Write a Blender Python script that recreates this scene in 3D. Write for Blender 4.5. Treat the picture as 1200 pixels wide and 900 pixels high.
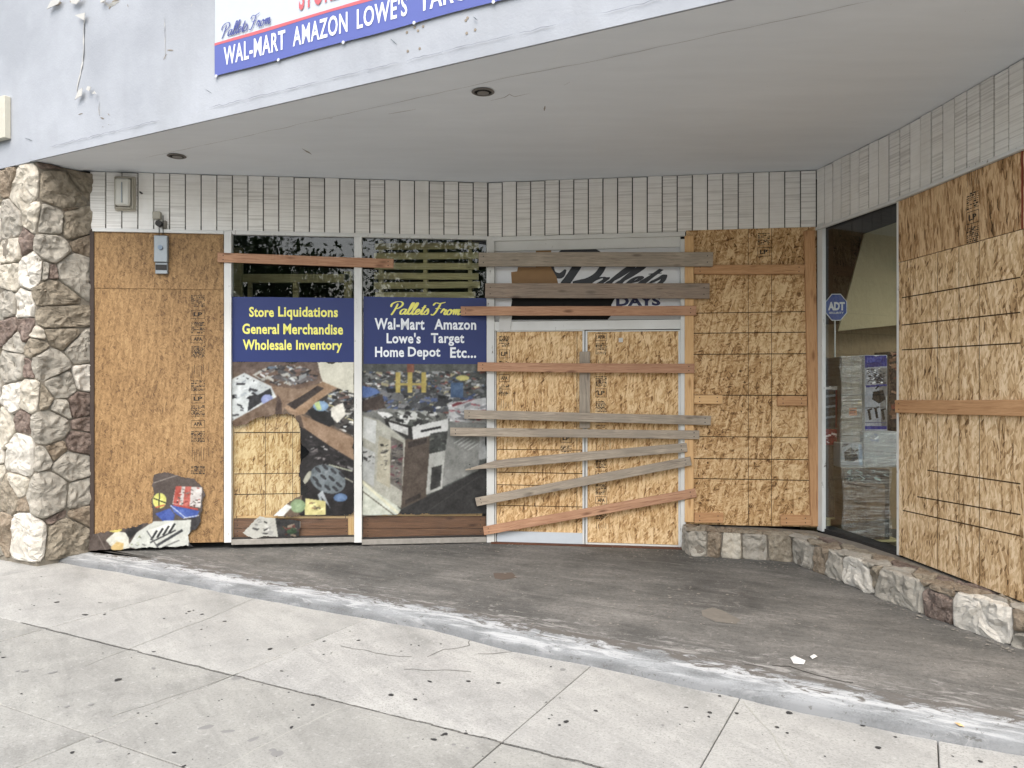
import bpy, bmesh, math, random
import numpy as np
from mathutils import Vector, Matrix, noise
random.seed(7)
rng = np.random.default_rng(5)
SC = bpy.context.scene
for _o in list(bpy.data.objects): bpy.data.objects.remove(_o)

# ------------------------------------------------------------------ camera, world, sun, exposure
CAMZ = 1.55; FPX = 900.0
cam_d = bpy.data.cameras.new('camera'); cam = bpy.data.objects.new('camera', cam_d)
SC.collection.objects.link(cam); SC.camera = cam
cam.location = (0, 0, CAMZ); cam.rotation_euler = (math.radians(90), 0, 0)
cam_d.sensor_width = 36; cam_d.lens = FPX / 1200 * 36; cam_d.clip_end = 500; cam_d.clip_start = 0.05
SC.render.resolution_x = 1024; SC.render.resolution_y = 768
W = bpy.data.worlds.new("World"); SC.world = W; W.use_nodes = True
SUN_EL = math.radians(54); SUN_ROT = math.radians(182)   # rotation: compass-like, sun stands behind the camera
nt = W.node_tree; nt.nodes.clear()
sky = nt.nodes.new('ShaderNodeTexSky'); sky.sky_type = 'NISHITA'; sky.sun_disc = False
sky.sun_elevation = SUN_EL; sky.sun_rotation = SUN_ROT; sky.air_density = 1.3; sky.dust_density = 4.0; sky.ozone_density = 1.0
hs = nt.nodes.new('ShaderNodeHueSaturation'); hs.inputs['Saturation'].default_value = 0.62
bg = nt.nodes.new('ShaderNodeBackground'); bg.inputs['Strength'].default_value = 0.15
wo = nt.nodes.new('ShaderNodeOutputWorld')
nt.links.new(sky.outputs[0], hs.inputs['Color']); nt.links.new(hs.outputs[0], bg.inputs[0]); nt.links.new(bg.outputs[0], wo.inputs[0])
sun_d = bpy.data.lights.new('sun', 'SUN'); sun_d.energy = 0.5; sun_d.angle = math.radians(60); sun_d.color = (1, .975, .94)
sun = bpy.data.objects.new('sun', sun_d); SC.collection.objects.link(sun)
sdir = Vector((math.sin(SUN_ROT) * math.cos(SUN_EL), math.cos(SUN_ROT) * math.cos(SUN_EL), math.sin(SUN_EL)))
sun.rotation_euler = sdir.to_track_quat('Z', 'Y').to_euler(); sun.location = (0, -5, 12)
SC.view_settings.view_transform = 'Standard'; SC.view_settings.look = 'None'
SC.view_settings.exposure = 1.5; SC.view_settings.gamma = 1
SC.render.engine = 'CYCLES'
SC.cycles.max_bounces = 8; SC.cycles.transparent_max_bounces = 12

# ------------------------------------------------------------------ helpers: objects
def link(o):
    SC.collection.objects.link(o); return o
def tag(o, label=None, cat=None, group=None, kind=None):
    if label: o['label'] = label
    if cat: o['category'] = cat
    if group: o['group'] = group
    if kind: o['kind'] = kind
    return o
def empty(name, loc=(0, 0, 0), **k):
    o = link(bpy.data.objects.new(name, None)); o.location = loc; o.empty_display_size = .1
    return tag(o, **k)
def setparent(o, p):
    if p is not None:
        o.parent = p; o.matrix_parent_inverse = Matrix.Identity(4)
        o.matrix_basis = wm(p).inverted() @ o.matrix_basis
    return o
WM = {}
def wm(o):
    m = o.matrix_basis.copy()
    return wm(o.parent) @ m if o.parent else m
def obj(name, me, mat=None, M=None, parent=None, smooth=False, **k):
    o = link(bpy.data.objects.new(name, me))
    if mat is not None and not me.materials:
        for m in (mat if isinstance(mat, (list, tuple)) else [mat]): me.materials.append(m)
    if smooth:
        for p in me.polygons: p.use_smooth = True
    if M is not None: o.matrix_basis = M.copy()
    setparent(o, parent)
    return tag(o, **k)
def mesh(name, vs, fs):
    me = bpy.data.meshes.new(name); me.from_pydata([tuple(v) for v in vs], [], fs); me.update(); return me
def from_bm(bm, name='m'):
    bmesh.ops.recalc_face_normals(bm, faces=bm.faces)
    me = bpy.data.meshes.new(name); bm.to_mesh(me); bm.free(); return me
def add_box(bm, x0, x1, y0, y1, z0, z1, bev=0):
    r = bmesh.ops.create_cube(bm, size=1)
    vs = r['verts']
    for v in vs:
        v.co = Vector((x0 + (v.co.x + .5) * (x1 - x0), y0 + (v.co.y + .5) * (y1 - y0), z0 + (v.co.z + .5) * (z1 - z0)))
    if bev:
        es = list({e for v in vs for e in v.link_edges})
        bmesh.ops.bevel(bm, geom=es, offset=bev, segments=1, affect='EDGES')
    return bm
def box(x0, x1, y0, y1, z0, z1, bev=0):
    return from_bm(add_box(bmesh.new(), x0, x1, y0, y1, z0, z1, bev))
def add_cyl(bm, c, r, h, axis='Z', n=16, r2=None):
    rr = bmesh.ops.create_cone(bm, cap_ends=True, segments=n, radius1=r, radius2=r if r2 is None else r2, depth=h)
    R = {'Z': Matrix.Identity(4), 'X': Matrix.Rotation(math.pi/2, 4, 'Y'), 'Y': Matrix.Rotation(math.pi/2, 4, 'X')}[axis]
    bmesh.ops.transform(bm, matrix=Matrix.Translation(c) @ R, verts=rr['verts'])
    return bm
def prism(poly, z0, z1):
    n = len(poly)
    vs = [(x, y, z0) for x, y in poly] + [(x, y, z1) for x, y in poly]
    fs = [list(range(n - 1, -1, -1)), list(range(n, 2 * n))] + [[i, (i + 1) % n, n + (i + 1) % n, n + i] for i in range(n)]
    bm = bmesh.new(); m = mesh('p', vs, fs); bm.from_mesh(m); bpy.data.meshes.remove(m)
    return from_bm(bm)

# ------------------------------------------------------------------ helpers: places
def ray(px, py): return Vector(((px - 600) / FPX, 1.0, -(py - 450) / FPX))
CAMP = Vector((0, 0, CAMZ))
def on_z(px, py, z=0.0):                       # point of the ground plane z seen at that place of the photograph
    d = ray(px, py); return CAMP + d * ((z - CAMZ) / d.z)
def at_y(px, py, Y): return CAMP + ray(px, py) * Y
class Wall:
    def __init__(s, a, b):
        s.a = Vector((a[0], a[1], 0)); s.b = Vector((b[0], b[1], 0))
        s.d = (s.b - s.a).normalized(); s.L = (s.b - s.a).length
        s.n = Vector((s.d.y, -s.d.x, 0))        # towards the street
    def hit(s, px, py, out=0.0):
        d = ray(px, py); t = ((s.a + s.n * out) - CAMP).dot(s.n) / d.dot(s.n)
        return CAMP + d * t
    def loc(s, px, py, out=0.0):
        p = s.hit(px, py, out); return ((p - s.a).dot(s.d), p.z)
    def M(s, u=0.0, z=0.0, out=0.0, roll=0.0):  # local x along wall, y into wall, z up
        m = Matrix.Identity(4); o = s.a + s.d * u + s.n * out; o.z = z
        for i, c in enumerate((s.d, -s.n, Vector((0, 0, 1)))):
            for r in range(3): m[r][i] = c[r]
        for r in range(3): m[r][3] = o[r]
        return m @ Matrix.Rotation(-roll, 4, 'Y')
PA, PB, PC, PD = (-3.905, 7.10), (-0.233, 7.50), (1.624, 7.23), (2.80, 7.06)
PF, PE = (2.99, 5.92), (3.19, 3.35)
WAB, WBD, WDF, WFE = Wall(PA, PB), Wall(PB, PD), Wall(PD, PF), Wall(PF, PE)
SD = Vector((.883, -.469, 0)).normalized(); SN = Vector((.469, .883, 0)).normalized()   # along the street / into the building
def st(t, n): p = SD * t + SN * n; return (p.x, p.y)
FN = 3.97                                       # distance of the fascia line
WFA = Wall(st(-12, FN), st(12, FN))
ZS0, ZS1 = 2.985, 3.52                          # siding bottom and top

# ------------------------------------------------------------------ helpers: materials
def lin(c):
    if isinstance(c, str): c = [int(c[i:i+2], 16) / 255 for i in (0, 2, 4)]
    return tuple(((x / 12.92) if x <= .04045 else ((x + .055) / 1.055) ** 2.4) for x in c)
class NM:
    def __init__(s, name):
        s.m = bpy.data.materials.new(name); s.m.use_nodes = True; s.t = s.m.node_tree; s.t.nodes.clear()
        s.out = s.n('ShaderNodeOutputMaterial'); s.b = s.n('ShaderNodeBsdfPrincipled'); s.l(s.b.outputs[0], s.out.inputs[0])
    def n(s, ty, **k):
        x = s.t.nodes.new(ty)
        for a, v in k.items(): setattr(x, a, v)
        return x
    def l(s, a, b): s.t.links.new(a, b)
    def put(s, i, v):
        if hasattr(v, 'is_output') or isinstance(v, bpy.types.NodeSocket): s.l(v, i)
        else: i.default_value = v
    def obj(s, rnd=True):
        tc = s.n('ShaderNodeTexCoord')
        if not rnd: return tc.outputs['Object']
        oi = s.n('ShaderNodeObjectInfo'); mu = s.math('MULTIPLY', oi.outputs['Random'], 37.0)
        v = s.n('ShaderNodeVectorMath', operation='ADD'); s.l(tc.outputs['Object'], v.inputs[0]); s.l(mu, v.inputs[1]); return v.outputs[0]
    def math(s, op, a, b=0.0, c=None, clamp=False):
        x = s.n('ShaderNodeMath', operation=op, use_clamp=clamp); s.put(x.inputs[0], a); s.put(x.inputs[1], b)
        if c is not None: s.put(x.inputs[2], c)
        return x.outputs[0]
    def map(s, v, scale=(1, 1, 1), rot=(0, 0, 0), loc=(0, 0, 0)):
        x = s.n('ShaderNodeMapping'); s.l(v, x.inputs[0]); x.inputs['Scale'].default_value = scale
        x.inputs['Rotation'].default_value = rot; x.inputs['Location'].default_value = loc; return x.outputs[0]
    def noise(s, v, sc=5, det=4, rough=.55, dist=0, fac=True):
        x = s.n('ShaderNodeTexNoise'); s.l(v, x.inputs['Vector']); x.inputs['Scale'].default_value = sc
        x.inputs['Detail'].default_value = det; x.inputs['Roughness'].default_value = rough; x.inputs['Distortion'].default_value = dist
        return x.outputs['Fac' if fac else 'Color']
    def vor(s, v, sc=5, out='Color', feature='F1', dim='3D', rnd=1.0):
        x = s.n('ShaderNodeTexVoronoi', feature=feature, voronoi_dimensions=dim); s.l(v, x.inputs['Vector']); x.inputs['Scale'].default_value = sc
        x.inputs['Randomness'].default_value = rnd; return x.outputs[out]
    def ramp(s, f, stops, interp='LINEAR'):
        x = s.n('ShaderNodeValToRGB'); s.l(f, x.inputs[0]); cr = x.color_ramp; cr.interpolation = interp
        while len(cr.elements) < len(stops): cr.elements.new(.5)
        for e, (p, c) in zip(cr.elements, stops):
            e.position = p
            if isinstance(c, (int, float)): c = (c, c, c)
            e.color = tuple(c[:3]) + (1,)
        return x.outputs[0]
    def mix(s, f, a, b, bt='MIX'):
        x = s.n('ShaderNodeMix', data_type='RGBA', blend_type=bt)
        s.put(x.inputs[0], f)
        for i, v in ((6, a), (7, b)):
            if isinstance(v, (tuple, list)): v = tuple(v[:3]) + (1,)
            s.put(x.inputs[i], v)
        return x.outputs[2]
    def bump(s, h, strength=.3, dist=.01, nrm=None):
        x = s.n('ShaderNodeBump'); x.inputs['Strength'].default_value = strength; x.inputs['Distance'].default_value = dist
        s.l(h, x.inputs['Height'])
        if nrm is not None: s.l(nrm, x.inputs['Normal'])
        return x.outputs[0]
    def fin(s, col=None, rough=.8, nrm=None, spec=None, metal=None, **k):
        if col is not None:
            if isinstance(col, tuple): s.b.inputs['Base Color'].default_value = tuple(col[:3]) + (1,)
            else: s.l(col, s.b.inputs['Base Color'])
        s.put(s.b.inputs['Roughness'], rough)
        if nrm is not None: s.l(nrm, s.b.inputs['Normal'])
        if spec is not None: s.b.inputs['Specular IOR Level'].default_value = spec
        if metal is not None: s.b.inputs['Metallic'].default_value = metal
        for a, v in k.items(): s.b.inputs[a].default_value = v
        return s.m

def plain(name, col, rough=.7, var=.12, sc=14, bump=.15, metal=0, spec=.4):
    s = NM(name); v = s.obj(); c = lin(col)
    n1 = s.noise(v, sc, 5, .6); n2 = s.noise(v, sc * .13, 3)
    f = s.math('ADD', s.math('MULTIPLY', n1, .6), s.math('MULTIPLY', n2, .4))
    cc = s.mix(f, tuple(x * (1 - 2.2 * var) for x in c), tuple(min(1, x * (1 + 1.6 * var)) for x in c))
    return s.fin(cc, rough, s.bump(n1, bump, .004), spec, metal)

def osb(name, stops, lenx=11, wid=62, ang=(1.35, 1.75, .9), contrast=1.0, bump=.35):
    stops = [(p, tuple(x*.88 + .12*(sum(c)/3)*1.12 for x in c)) for p, c in stops]; lenx *= 1.2; wid *= 1.2
    s = NM(name); o = s.obj()
    sx = s.n('ShaderNodeSeparateXYZ'); s.l(o, sx.inputs[0]); cx = s.n('ShaderNodeCombineXYZ')
    s.l(sx.outputs[0], cx.inputs[0]); s.l(sx.outputs[2], cx.inputs[1]); v = cx.outputs[0]
    nz = s.noise(v, 26, 3, .6, fac=False)
    va = s.n('ShaderNodeVectorMath', operation='MULTIPLY_ADD'); s.l(nz, va.inputs[0]); va.inputs[1].default_value = (.012, .012, 0); s.l(v, va.inputs[2]); vd = va.outputs[0]
    lay = []
    for i, a in enumerate(ang):
        m = s.map(s.map(vd, rot=(0, 0, -a), loc=(i * 3.1, i * 1.7, 0)), scale=(lenx * (1 + .25 * i), wid * (1 - .18 * i), 1))
        c = s.n('ShaderNodeSeparateColor'); s.l(s.vor(m, 1, 'Color', dim='2D'), c.inputs[0])
        lay.append((c.outputs[0], c.outputs[1]))
    # a flake of the second or third layer lies over the first where its own random number says so
    val = lay[0][0]
    for l in lay[1:]:
        k = s.math('GREATER_THAN', l[1], .62)
        mx = s.n('ShaderNodeMix', data_type='FLOAT'); s.put(mx.inputs[0], k); s.put(mx.inputs[2], val); s.put(mx.inputs[3], l[0]); val = mx.outputs[0]
    fine = s.noise(s.map(v, scale=(20, 6, 1), rot=(0, 0, .12)), 5, 6, .72)
    big = s.noise(v, 1.4, 3, .5)
    mb = s.map(s.map(vd, rot=(0, 0, -ang[0] - .15), loc=(7, 5, 0)), scale=(lenx * .55, wid * .42, 1)); sb = s.n('ShaderNodeSeparateColor'); s.l(s.vor(mb, 1, 'Color', dim='2D'), sb.inputs[0])
    fib = s.noise(s.map(vd, scale=(wid * 1.6, lenx * 1.3, 1), rot=(0, 0, 0)), 1.0, 5, .7, .6)
    f = s.math('ADD', s.math('MULTIPLY', s.math('POWER', val, .75), .30 * contrast), s.math('MULTIPLY', fine, .26))
    f = s.math('ADD', f, s.math('MULTIPLY', sb.outputs[0], .22 * contrast)); f = s.math('ADD', f, s.math('MULTIPLY', fib, .26))
    chip = s.ramp(s.noise(s.map(vd, scale=(34, 13, 1)), 1.0, 3, .6), [(.66, 0.), (.74, 1.)]); f = s.math('SUBTRACT', f, s.math('MULTIPLY', chip, .16 * contrast))
    f = s.math('ADD', f, s.math('MULTIPLY', s.math('SUBTRACT', big, .5), .25))
    c = s.ramp(f, stops)
    return s.fin(c, .72, s.bump(f, bump, .004), .3)

def wood(name, dark, light, knot, bump=.25, grey=0.0, sc=1.0):
    s = NM(name); v = s.obj()
    d = s.noise(v, 3 * sc, 2, .5, fac=False)
    va = s.n('ShaderNodeVectorMath', operation='MULTIPLY_ADD'); s.l(d, va.inputs[0]); va.inputs[1].default_value = (.0, .02, .03); s.l(v, va.inputs[2]); v2 = va.outputs[0]
    g = s.noise(s.map(v2, scale=(1.1, 24, 24)), 2.2 * sc, 7, .72, 1.4)
    g2 = s.noise(s.map(v2, scale=(4, 150, 150)), 2 * sc, 4, .7)
    gg = s.math('ADD', s.math('MULTIPLY', g, .68), s.math('MULTIPLY', g2, .32))
    c = s.ramp(gg, [(.36, lin(dark)), (.47, tuple((a + b) / 2 for a, b in zip(lin(dark), lin(light)))), (.6, lin(light))]); sp = s.ramp(s.noise(s.map(v2, scale=(1.6, 60, 60)), 1.5, 4, .6), [(.62, 0.), (.67, 1.)]); c = s.mix(s.math('MULTIPLY', sp, .55), c, lin(knot))
    k = s.vor(s.map(v, scale=(2.6, 6, 9)), 1.2, 'Distance')
    kk = s.ramp(k, [(.07, 1.0), (.20, 0.0)])
    c = s.mix(s.math('MULTIPLY', kk, .75), c, lin(knot))
    big = s.noise(v, 2.5, 3); c = s.mix(s.ramp(big, [(.35, .0), (.7, .35)]), c, lin(dark))
    if grey: c = s.mix(s.ramp(s.noise(v, 5, 4), [(.42, .0), (.62, grey)]), c, lin('8c8478'))
    return s.fin(c, .78, s.bump(gg, bump, .003), .25)

def stone(name, cols, bumpk=.5, sc=1.0):
    s = NM(name); v = s.obj()
    n = s.noise(v, 7 * sc, 8, .68, .8); n2 = s.noise(v, 34 * sc, 5, .65)
    f = s.math('ADD', s.math('MULTIPLY', n, .72), s.math('MULTIPLY', n2, .28))
    c = s.ramp(f, [(.26, lin(cols[0])), (.43, lin(cols[1])), (.66, lin(cols[2]))])
    ve = s.noise(s.map(v, scale=(1, 1, 2.6), rot=(.3, .5, 0)), 6, 5, .6, 2.0)
    crack = s.ramp(ve, [(.485, 0.0), (.497, 1.0), (.51, 0.0)])
    c = s.mix(s.math('MULTIPLY', crack, .28), c, tuple(x * .35 for x in lin(cols[0])))
    return s.fin(c, .88, s.bump(s.math('SUBTRACT', f, s.math('MULTIPLY', crack, .18)), bumpk, .03), .25)

# palette
m_fascia_s = NM('old white painted stucco')
def _f():
    s = m_fascia_s; v = s.obj(False)
    n = s.noise(v, 1.2, 5, .6); n2 = s.noise(s.map(v, scale=(1, 1, .25)), 3.0, 4, .6); n3 = s.noise(v, 60, 3)
    c = s.mix(s.ramp(n, [(.35, 0.), (.7, 1.)]), lin('92969c'), lin('a4a8ae'))
    c = s.mix(s.math('MULTIPLY', s.ramp(n2, [(.5, 0.), (.75, 1.)]), .35), c, lin('898c8e'))
    spots = s.ramp(s.noise(v, 9, 6, .75), [(.69, 0.), (.72, 1.)])
    c = s.mix(s.math('MULTIPLY', spots, .5), c, lin('a9a59c'))
    return s.fin(c, .75, s.bump(s.math('ADD', s.math('MULTIPLY', n3, .3), s.noise(v, 5, 5)), .22, .02), .25)
m_fascia = _f()
def _so():
    s = NM('soffit paint'); v = s.obj(False)
    n = s.noise(v, .8, 4, .55); n2 = s.noise(s.map(v, rot=(0, 0, .49), scale=(.6, 3, 1)), 2.0, 5, .6)
    f = s.math('ADD', s.math('MULTIPLY', n, .5), s.math('MULTIPLY', n2, .5))
    c = s.ramp(f, [(.30, lin('d4d9de')), (.70, lin('e0e5ea'))])
    sp = s.ramp(s.noise(v, 22, 4, .8), [(.715, 0.), (.74, 1.)])
    c = s.mix(s.math('MULTIPLY', sp, .5), c, lin('9a948b'))
    return s.fin(c, .8, s.bump(s.noise(v, 6, 6, .6), .15, .015), .2)
m_soffit = _so()
def _sd(name, k):
    s = NM(name); v = s.obj(False); oi = s.n('ShaderNodeObjectInfo'); vr = s.obj()
    sep = s.n('ShaderNodeSeparateXYZ'); s.l(v, sep.inputs[0])
    w = s.n('ShaderNodeVectorMath', operation='ADD'); s.l(s.map(v, scale=(.3, 1, 1)), w.inputs[0]); s.l(oi.outputs['Random'], w.inputs[1])
    lines = s.noise(s.map(vr, scale=(1.2, 1.2, 74)), 1, 1, .5, .15)
    grime = s.noise(vr, 5, 5, .65)
    c = s.mix(s.ramp(grime, [(.4, 0.), (.75, .7)]), lin('e9e8e4'), lin('dad8d2'))
    c = s.mix(s.math('MULTIPLY', s.ramp(lines, [(.36, 1.), (.52, 0.)]), .34 * k), c, lin('8f8b84'))
    tone = s.math('MULTIPLY', oi.outputs['Random'], .14)
    c = s.mix(tone, c, lin('aaa59b'))
    return s.fin(c, .75, s.bump(lines, .3 * k, .004), .25)
m_side = [_sd('combed white siding', 1.0), _sd('smooth white siding', .35)]
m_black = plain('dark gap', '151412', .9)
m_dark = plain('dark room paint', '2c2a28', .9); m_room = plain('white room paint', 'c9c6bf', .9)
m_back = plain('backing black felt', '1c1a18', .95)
m_osb_old = osb('weathered fine particle board', [(.28, lin('5c4328')), (.42, lin('82633b')), (.55, lin('957448')), (.74, lin('ab8b5c'))], 22, 120, (1.3, .5, 2.3), .75, .2)
m_osb = osb('bright strand board', [(.28, lin('604020')), (.40, lin('a47b46')), (.53, lin('c49d65')), (.72, lin('e0c190'))], 14, 100, (1.4, 1.8, .8), 1.05)
m_osb2 = osb('brown strand board', [(.28, lin('543618')), (.40, lin('946d3c')), (.53, lin('b78f59')), (.72, lin('d6b685'))], 15, 95, (1.2, 2.2, .3), 1.05)
m_osb3 = osb('tan strand board', [(.28, lin('5c3f1e')), (.40, lin('a78354')), (.53, lin('c9a674')), (.72, lin('e6caa0'))], 12, 85, (1.5, 1.9, 1.0), 1.0)
m_osb3u = osb('darker vertical strand board', [(.30, lin('452e15')), (.41, lin('886439')), (.54, lin('af8858')), (.72, lin('d0ae80'))], 9, 95, (1.57, 1.75, 1.4), 1.1)
m_pine = wood('new pine', 'bb9264', 'd8b586', '8f6238')
m_fir = wood('orange brown fir', '9c7350', 'c39a70', '6a452a')
m_red = wood('reddish fir', '8d6750', 'bd9577', '553728')
m_grey = wood('weathered grey wood', '756a5e', 'b3a796', '4a3e35', .5, .5)
m_brown = wood('brown weathered wood', '675a50', '9f8e7e', '40332a', .45, .25)
m_pallet = wood('greenish pallet wood', '8f8460', 'c4b98c', '54482e')
m_plank_d = wood('dark sill wood', '5b4032', '84604a', '3a241a')
def _al():
    s = NM('worn white aluminium'); v = s.obj()
    n = s.noise(s.map(v, scale=(1, 1, .35)), 22, 6, .75)
    c = s.mix(s.ramp(n, [(.64, 0.), (.67, 1.)]), lin('cfd0cd'), lin('6a5f55'))
    c = s.mix(s.ramp(s.noise(v, 3, 4), [(.4, 0.), (.8, .4)]), c, lin('a8a6a0'))
    return s.fin(c, .5, s.bump(n, .2, .003), .4)
m_alu = _al()
m_alu_d = plain('grimy window sill', '8e8a83', .7, .3, 26, .3)
m_alu_b = plain('pale blue grey kick plate', 'b9c0c6', .4, .05)
m_rust = plain('rusty threshold', '5a3a2a', .85, .3, 30)
m_post = plain('dark brown post', '3d332e', .8, .2)
def _gl():
    s = NM('window glass'); s.t.nodes.remove(s.b)
    fr = s.n('ShaderNodeFresnel'); fr.inputs[0].default_value = 1.52
    g = s.n('ShaderNodeBsdfGlossy'); g.inputs['Roughness'].default_value = .01; g.inputs[0].default_value = (.95, .97, 1, 1)
    t = s.n('ShaderNodeBsdfTransparent'); t.inputs[0].default_value = (.92, .94, .93, 1)
    v = s.obj(False); b = s.bump(s.noise(v, 1.3, 2),   .004, .05); s.l(b, g.inputs['Normal'])
    ge = s.n('ShaderNodeNewGeometry'); f = s.math('MULTIPLY', s.math('MULTIPLY', fr.outputs[0], 1.25), s.math('SUBTRACT', 1.0, ge.outputs['Backfacing']), clamp=True)
    mx = s.n('ShaderNodeMixShader'); s.l(f, mx.inputs[0]); s.l(t.outputs[0], mx.inputs[1]); s.l(g.outputs[0], mx.inputs[2]); s.l(mx.outputs[0], s.out.inputs[0])
    return s.m
m_glass = _gl()
m_white = plain('white sign face', 'd4d6d8', .5, .04)
m_banner_w = plain('white banner vinyl', 'b4bac2', .5, .03)
m_banner_b = plain('faded blue vinyl', '535d9c', .5, .06, 4)
m_banner_r = plain('faded red vinyl', 'b85c62', .5, .05)
m_blue = plain('navy blue vinyl', '182a62', .45, .06, 3)
m_yellow = plain('pale yellow lettering', 'e3df72', .5, .03)
m_wtext = plain('white lettering', 'e2e6ea', .5, .03)
m_ink = plain('black ink', '25211d', .8, .2)
m_inkfade = plain('faded black ink', '4a3826', .85, .2)
m_line = plain('brown chalk line', '3c2913', .85, .25, 60)
m_navy = plain('navy lettering', '22264c', .5, .05)
m_logo = plain('charcoal lettering', '2b2e33', .5, .05)
m_script = plain('violet blue script', '3f4684', .5, .05)
m_tape = plain('white paper', 'c3c2be', .8, .05)
m_card = plain('brown cardboard', '8f7150', .85, .1)
m_card_d = plain('dark cardboard', '5c5148', .85, .12)
m_mortar = plain('grey mortar', '7d766a', .95, .35, 40, .6)
m_metal = plain('grey blue metal', '8d9498', .45, .1, 20, .1, .3)
m_dmetal = plain('dark metal', '2f2d2b', .5, .2, 20, .1, .4)
ST = {
    'cream': stone('cream quartz stone', ('7f786b', 'a8a193', 'bdb7aa')),
    'white': stone('white quartz stone', ('8e877c', 'b8b3a9', 'cbc6bc')),
    'grey': stone('pale grey stone', ('6c675e', '908b81', 'a8a398')),
    'tan': stone('tan rugged stone', ('5c5448', '82796a', '9f9686'), .8, 1.4),
    'dark': stone('purplish dark stone', ('40352f', '6b5d55', '8f8177'), .9, 1.8),
    'brown': stone('brown rugged stone', ('4f453a', '7b6e5e', '9a8e7d'), .8, 1.5),
}

# ------------------------------------------------------------------ text
def text_mesh(body, x0, x1, z0, z1, bold=.02, shear=0.0, space=1.0):
    """letters of a built-in font fitted to a rectangle of the local x-z plane, facing -y"""
    c = bpy.data.curves.new('t', 'FONT'); c.body = body; c.offset = bold; c.shear = shear; c.size = 1; c.resolution_u = 3
    c.space_character = space; c.space_word = 1.3; c.fill_mode = 'FRONT'
    o = link(bpy.data.objects.new('t', c)); dg = bpy.context.evaluated_depsgraph_get(); dg.update()
    me = bpy.data.meshes.new_from_object(o.evaluated_get(dg)); bpy.data.objects.remove(o); bpy.data.curves.remove(c)
    n = len(me.vertices); co = np.empty(n * 3); me.vertices.foreach_get('co', co); co = co.reshape(-1, 3)
    mn, mx = co.min(0), co.max(0)
    out = np.zeros_like(co)
    out[:, 0] = x0 + (co[:, 0] - mn[0]) / (mx[0] - mn[0]) * (x1 - x0)
    out[:, 2] = z0 + (co[:, 1] - mn[1]) / (mx[1] - mn[1]) * (z1 - z0)
    me.vertices.foreach_set('co', out.ravel()); me.update(); me.materials.clear(); return me

GLY = {
 'P': ([[(.62, 2.0), (.5, 1.2), (.3, .4), (.1, -.15)], [(-.25, 1.35), (-.2, 1.9), (.3, 2.3), (1.0, 2.35), (1.35, 1.95), (1.15, 1.4), (.7, 1.05), (.4, 1.15)]], 1.25),
 'a': ([[(.8, .8), (.5, 1.0), (.15, .7), (.08, .2), (.3, 0), (.6, .3), (.85, .95), (.7, .25), (.85, 0), (1.1, .3)]], 1.0),
 'l': ([[(0, .3), (.4, 1.0), (.68, 1.9), (.58, 2.2), (.4, 1.9), (.22, .8), (.25, .1), (.45, 0), (.65, .3)]], .6),
 'e': ([[(0, .3), (.4, .5), (.55, .85), (.38, 1.0), (.15, .7), (.12, .2), (.35, 0), (.75, .3)]], .7),
 't': ([[(0, .3), (.3, 1.0), (.52, 1.75), (.32, .8), (.25, .15), (.4, 0), (.65, .3)], [(.05, 1.25), (.75, 1.35)]], .6),
 's': ([[(0, .3), (.3, .8), (.42, 1.1), (.6, .5), (.5, .08), (.2, .0), (.02, .15)]], .7),
 'F': ([[(-.2, 1.7), (.1, 2.2), (.7, 2.1), (1.5, 2.35)], [(.85, 2.1), (.65, 1.2), (.4, .3), (.1, -.1), (-.15, .1)], [(.25, 1.1), (.6, 1.2), (1.1, 1.15)]], 1.2),
 'r': ([[(0, .3), (.3, 1.1), (.4, .85), (.68, .95), (.55, .3), (.7, 0), (.9, .3)]], .85),
 'o': ([[(.45, 1.0), (.12, .7), (.12, .15), (.4, 0), (.68, .4), (.6, .9), (.4, 1.0), (.6, .75), (.95, .85)]], .85),
 'm': ([[(0, .6), (.22, 1.0), (.2, .0)], [(.2, .3), (.45, .95), (.6, .9), (.52, .0)], [(.52, .3), (.8, .95), (.95, .9), (.88, .15), (1.0, 0), (1.25, .3)]], 1.3),
 ' ': ([], .55)}
def script_mesh(body, x0, x1, z0, z1, wid=.2, shear=.22, nib=.35):
    strokes = []; X = 0
    for ch in body:
        ss, adv = GLY[ch]
        k = 1.0
        for s in ss: strokes.append([(X + x + shear * y, y) for x, y in s])
        X += adv
    allp = [p for s in strokes for p in s]
    mnx, mxx = min(p[0] for p in allp) - wid/2, max(p[0] for p in allp) + wid/2; mny, mxy = min(p[1] for p in allp) - wid/2, max(p[1] for p in allp) + wid/2
    vs, fs = [], []; off = 0
    for s in strokes:
        pts = []
        P = [s[0]] + s + [s[-1]]
        for i in range(1, len(P) - 2):
            for q in range(6):
                t = q / 6
                f = lambda a, b, c, d: .5 * (2*b + (c-a)*t + (2*a-5*b+4*c-d)*t*t + (3*b-a-3*c+d)*t**3)
                pts.append((f(P[i-1][0], P[i][0], P[i+1][0], P[i+2][0]), f(P[i-1][1], P[i][1], P[i+1][1], P[i+2][1])))
        pts.append(s[-1]); n = len(pts); base = len(vs)
        for i, p in enumerate(pts):
            a, b = pts[max(0, i-1)], pts[min(n-1, i+1)]; dx, dy = b[0]-a[0], b[1]-a[1]; L = math.hypot(dx, dy) or 1
            w = wid * .5 * (nib + (1 - nib) * abs(dy / L)) * (.55 + .45 * min(1, i / 2, (n - 1 - i) / 2) if n > 4 else 1)
            off += 1
            for sg in (1, -1):
                x, y = p[0] - dy / L * w * sg, p[1] + dx / L * w * sg
                vs.append((x0 + (x - mnx) / (mxx - mnx) * (x1 - x0), -off * .000006, z0 + (y - mny) / (mxy - mny) * (z1 - z0)))
        for i in range(n - 1): fs.append([base + 2*i, base + 2*i + 1, base + 2*i + 3, base + 2*i + 2])
    return mesh('script', vs, fs)

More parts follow.
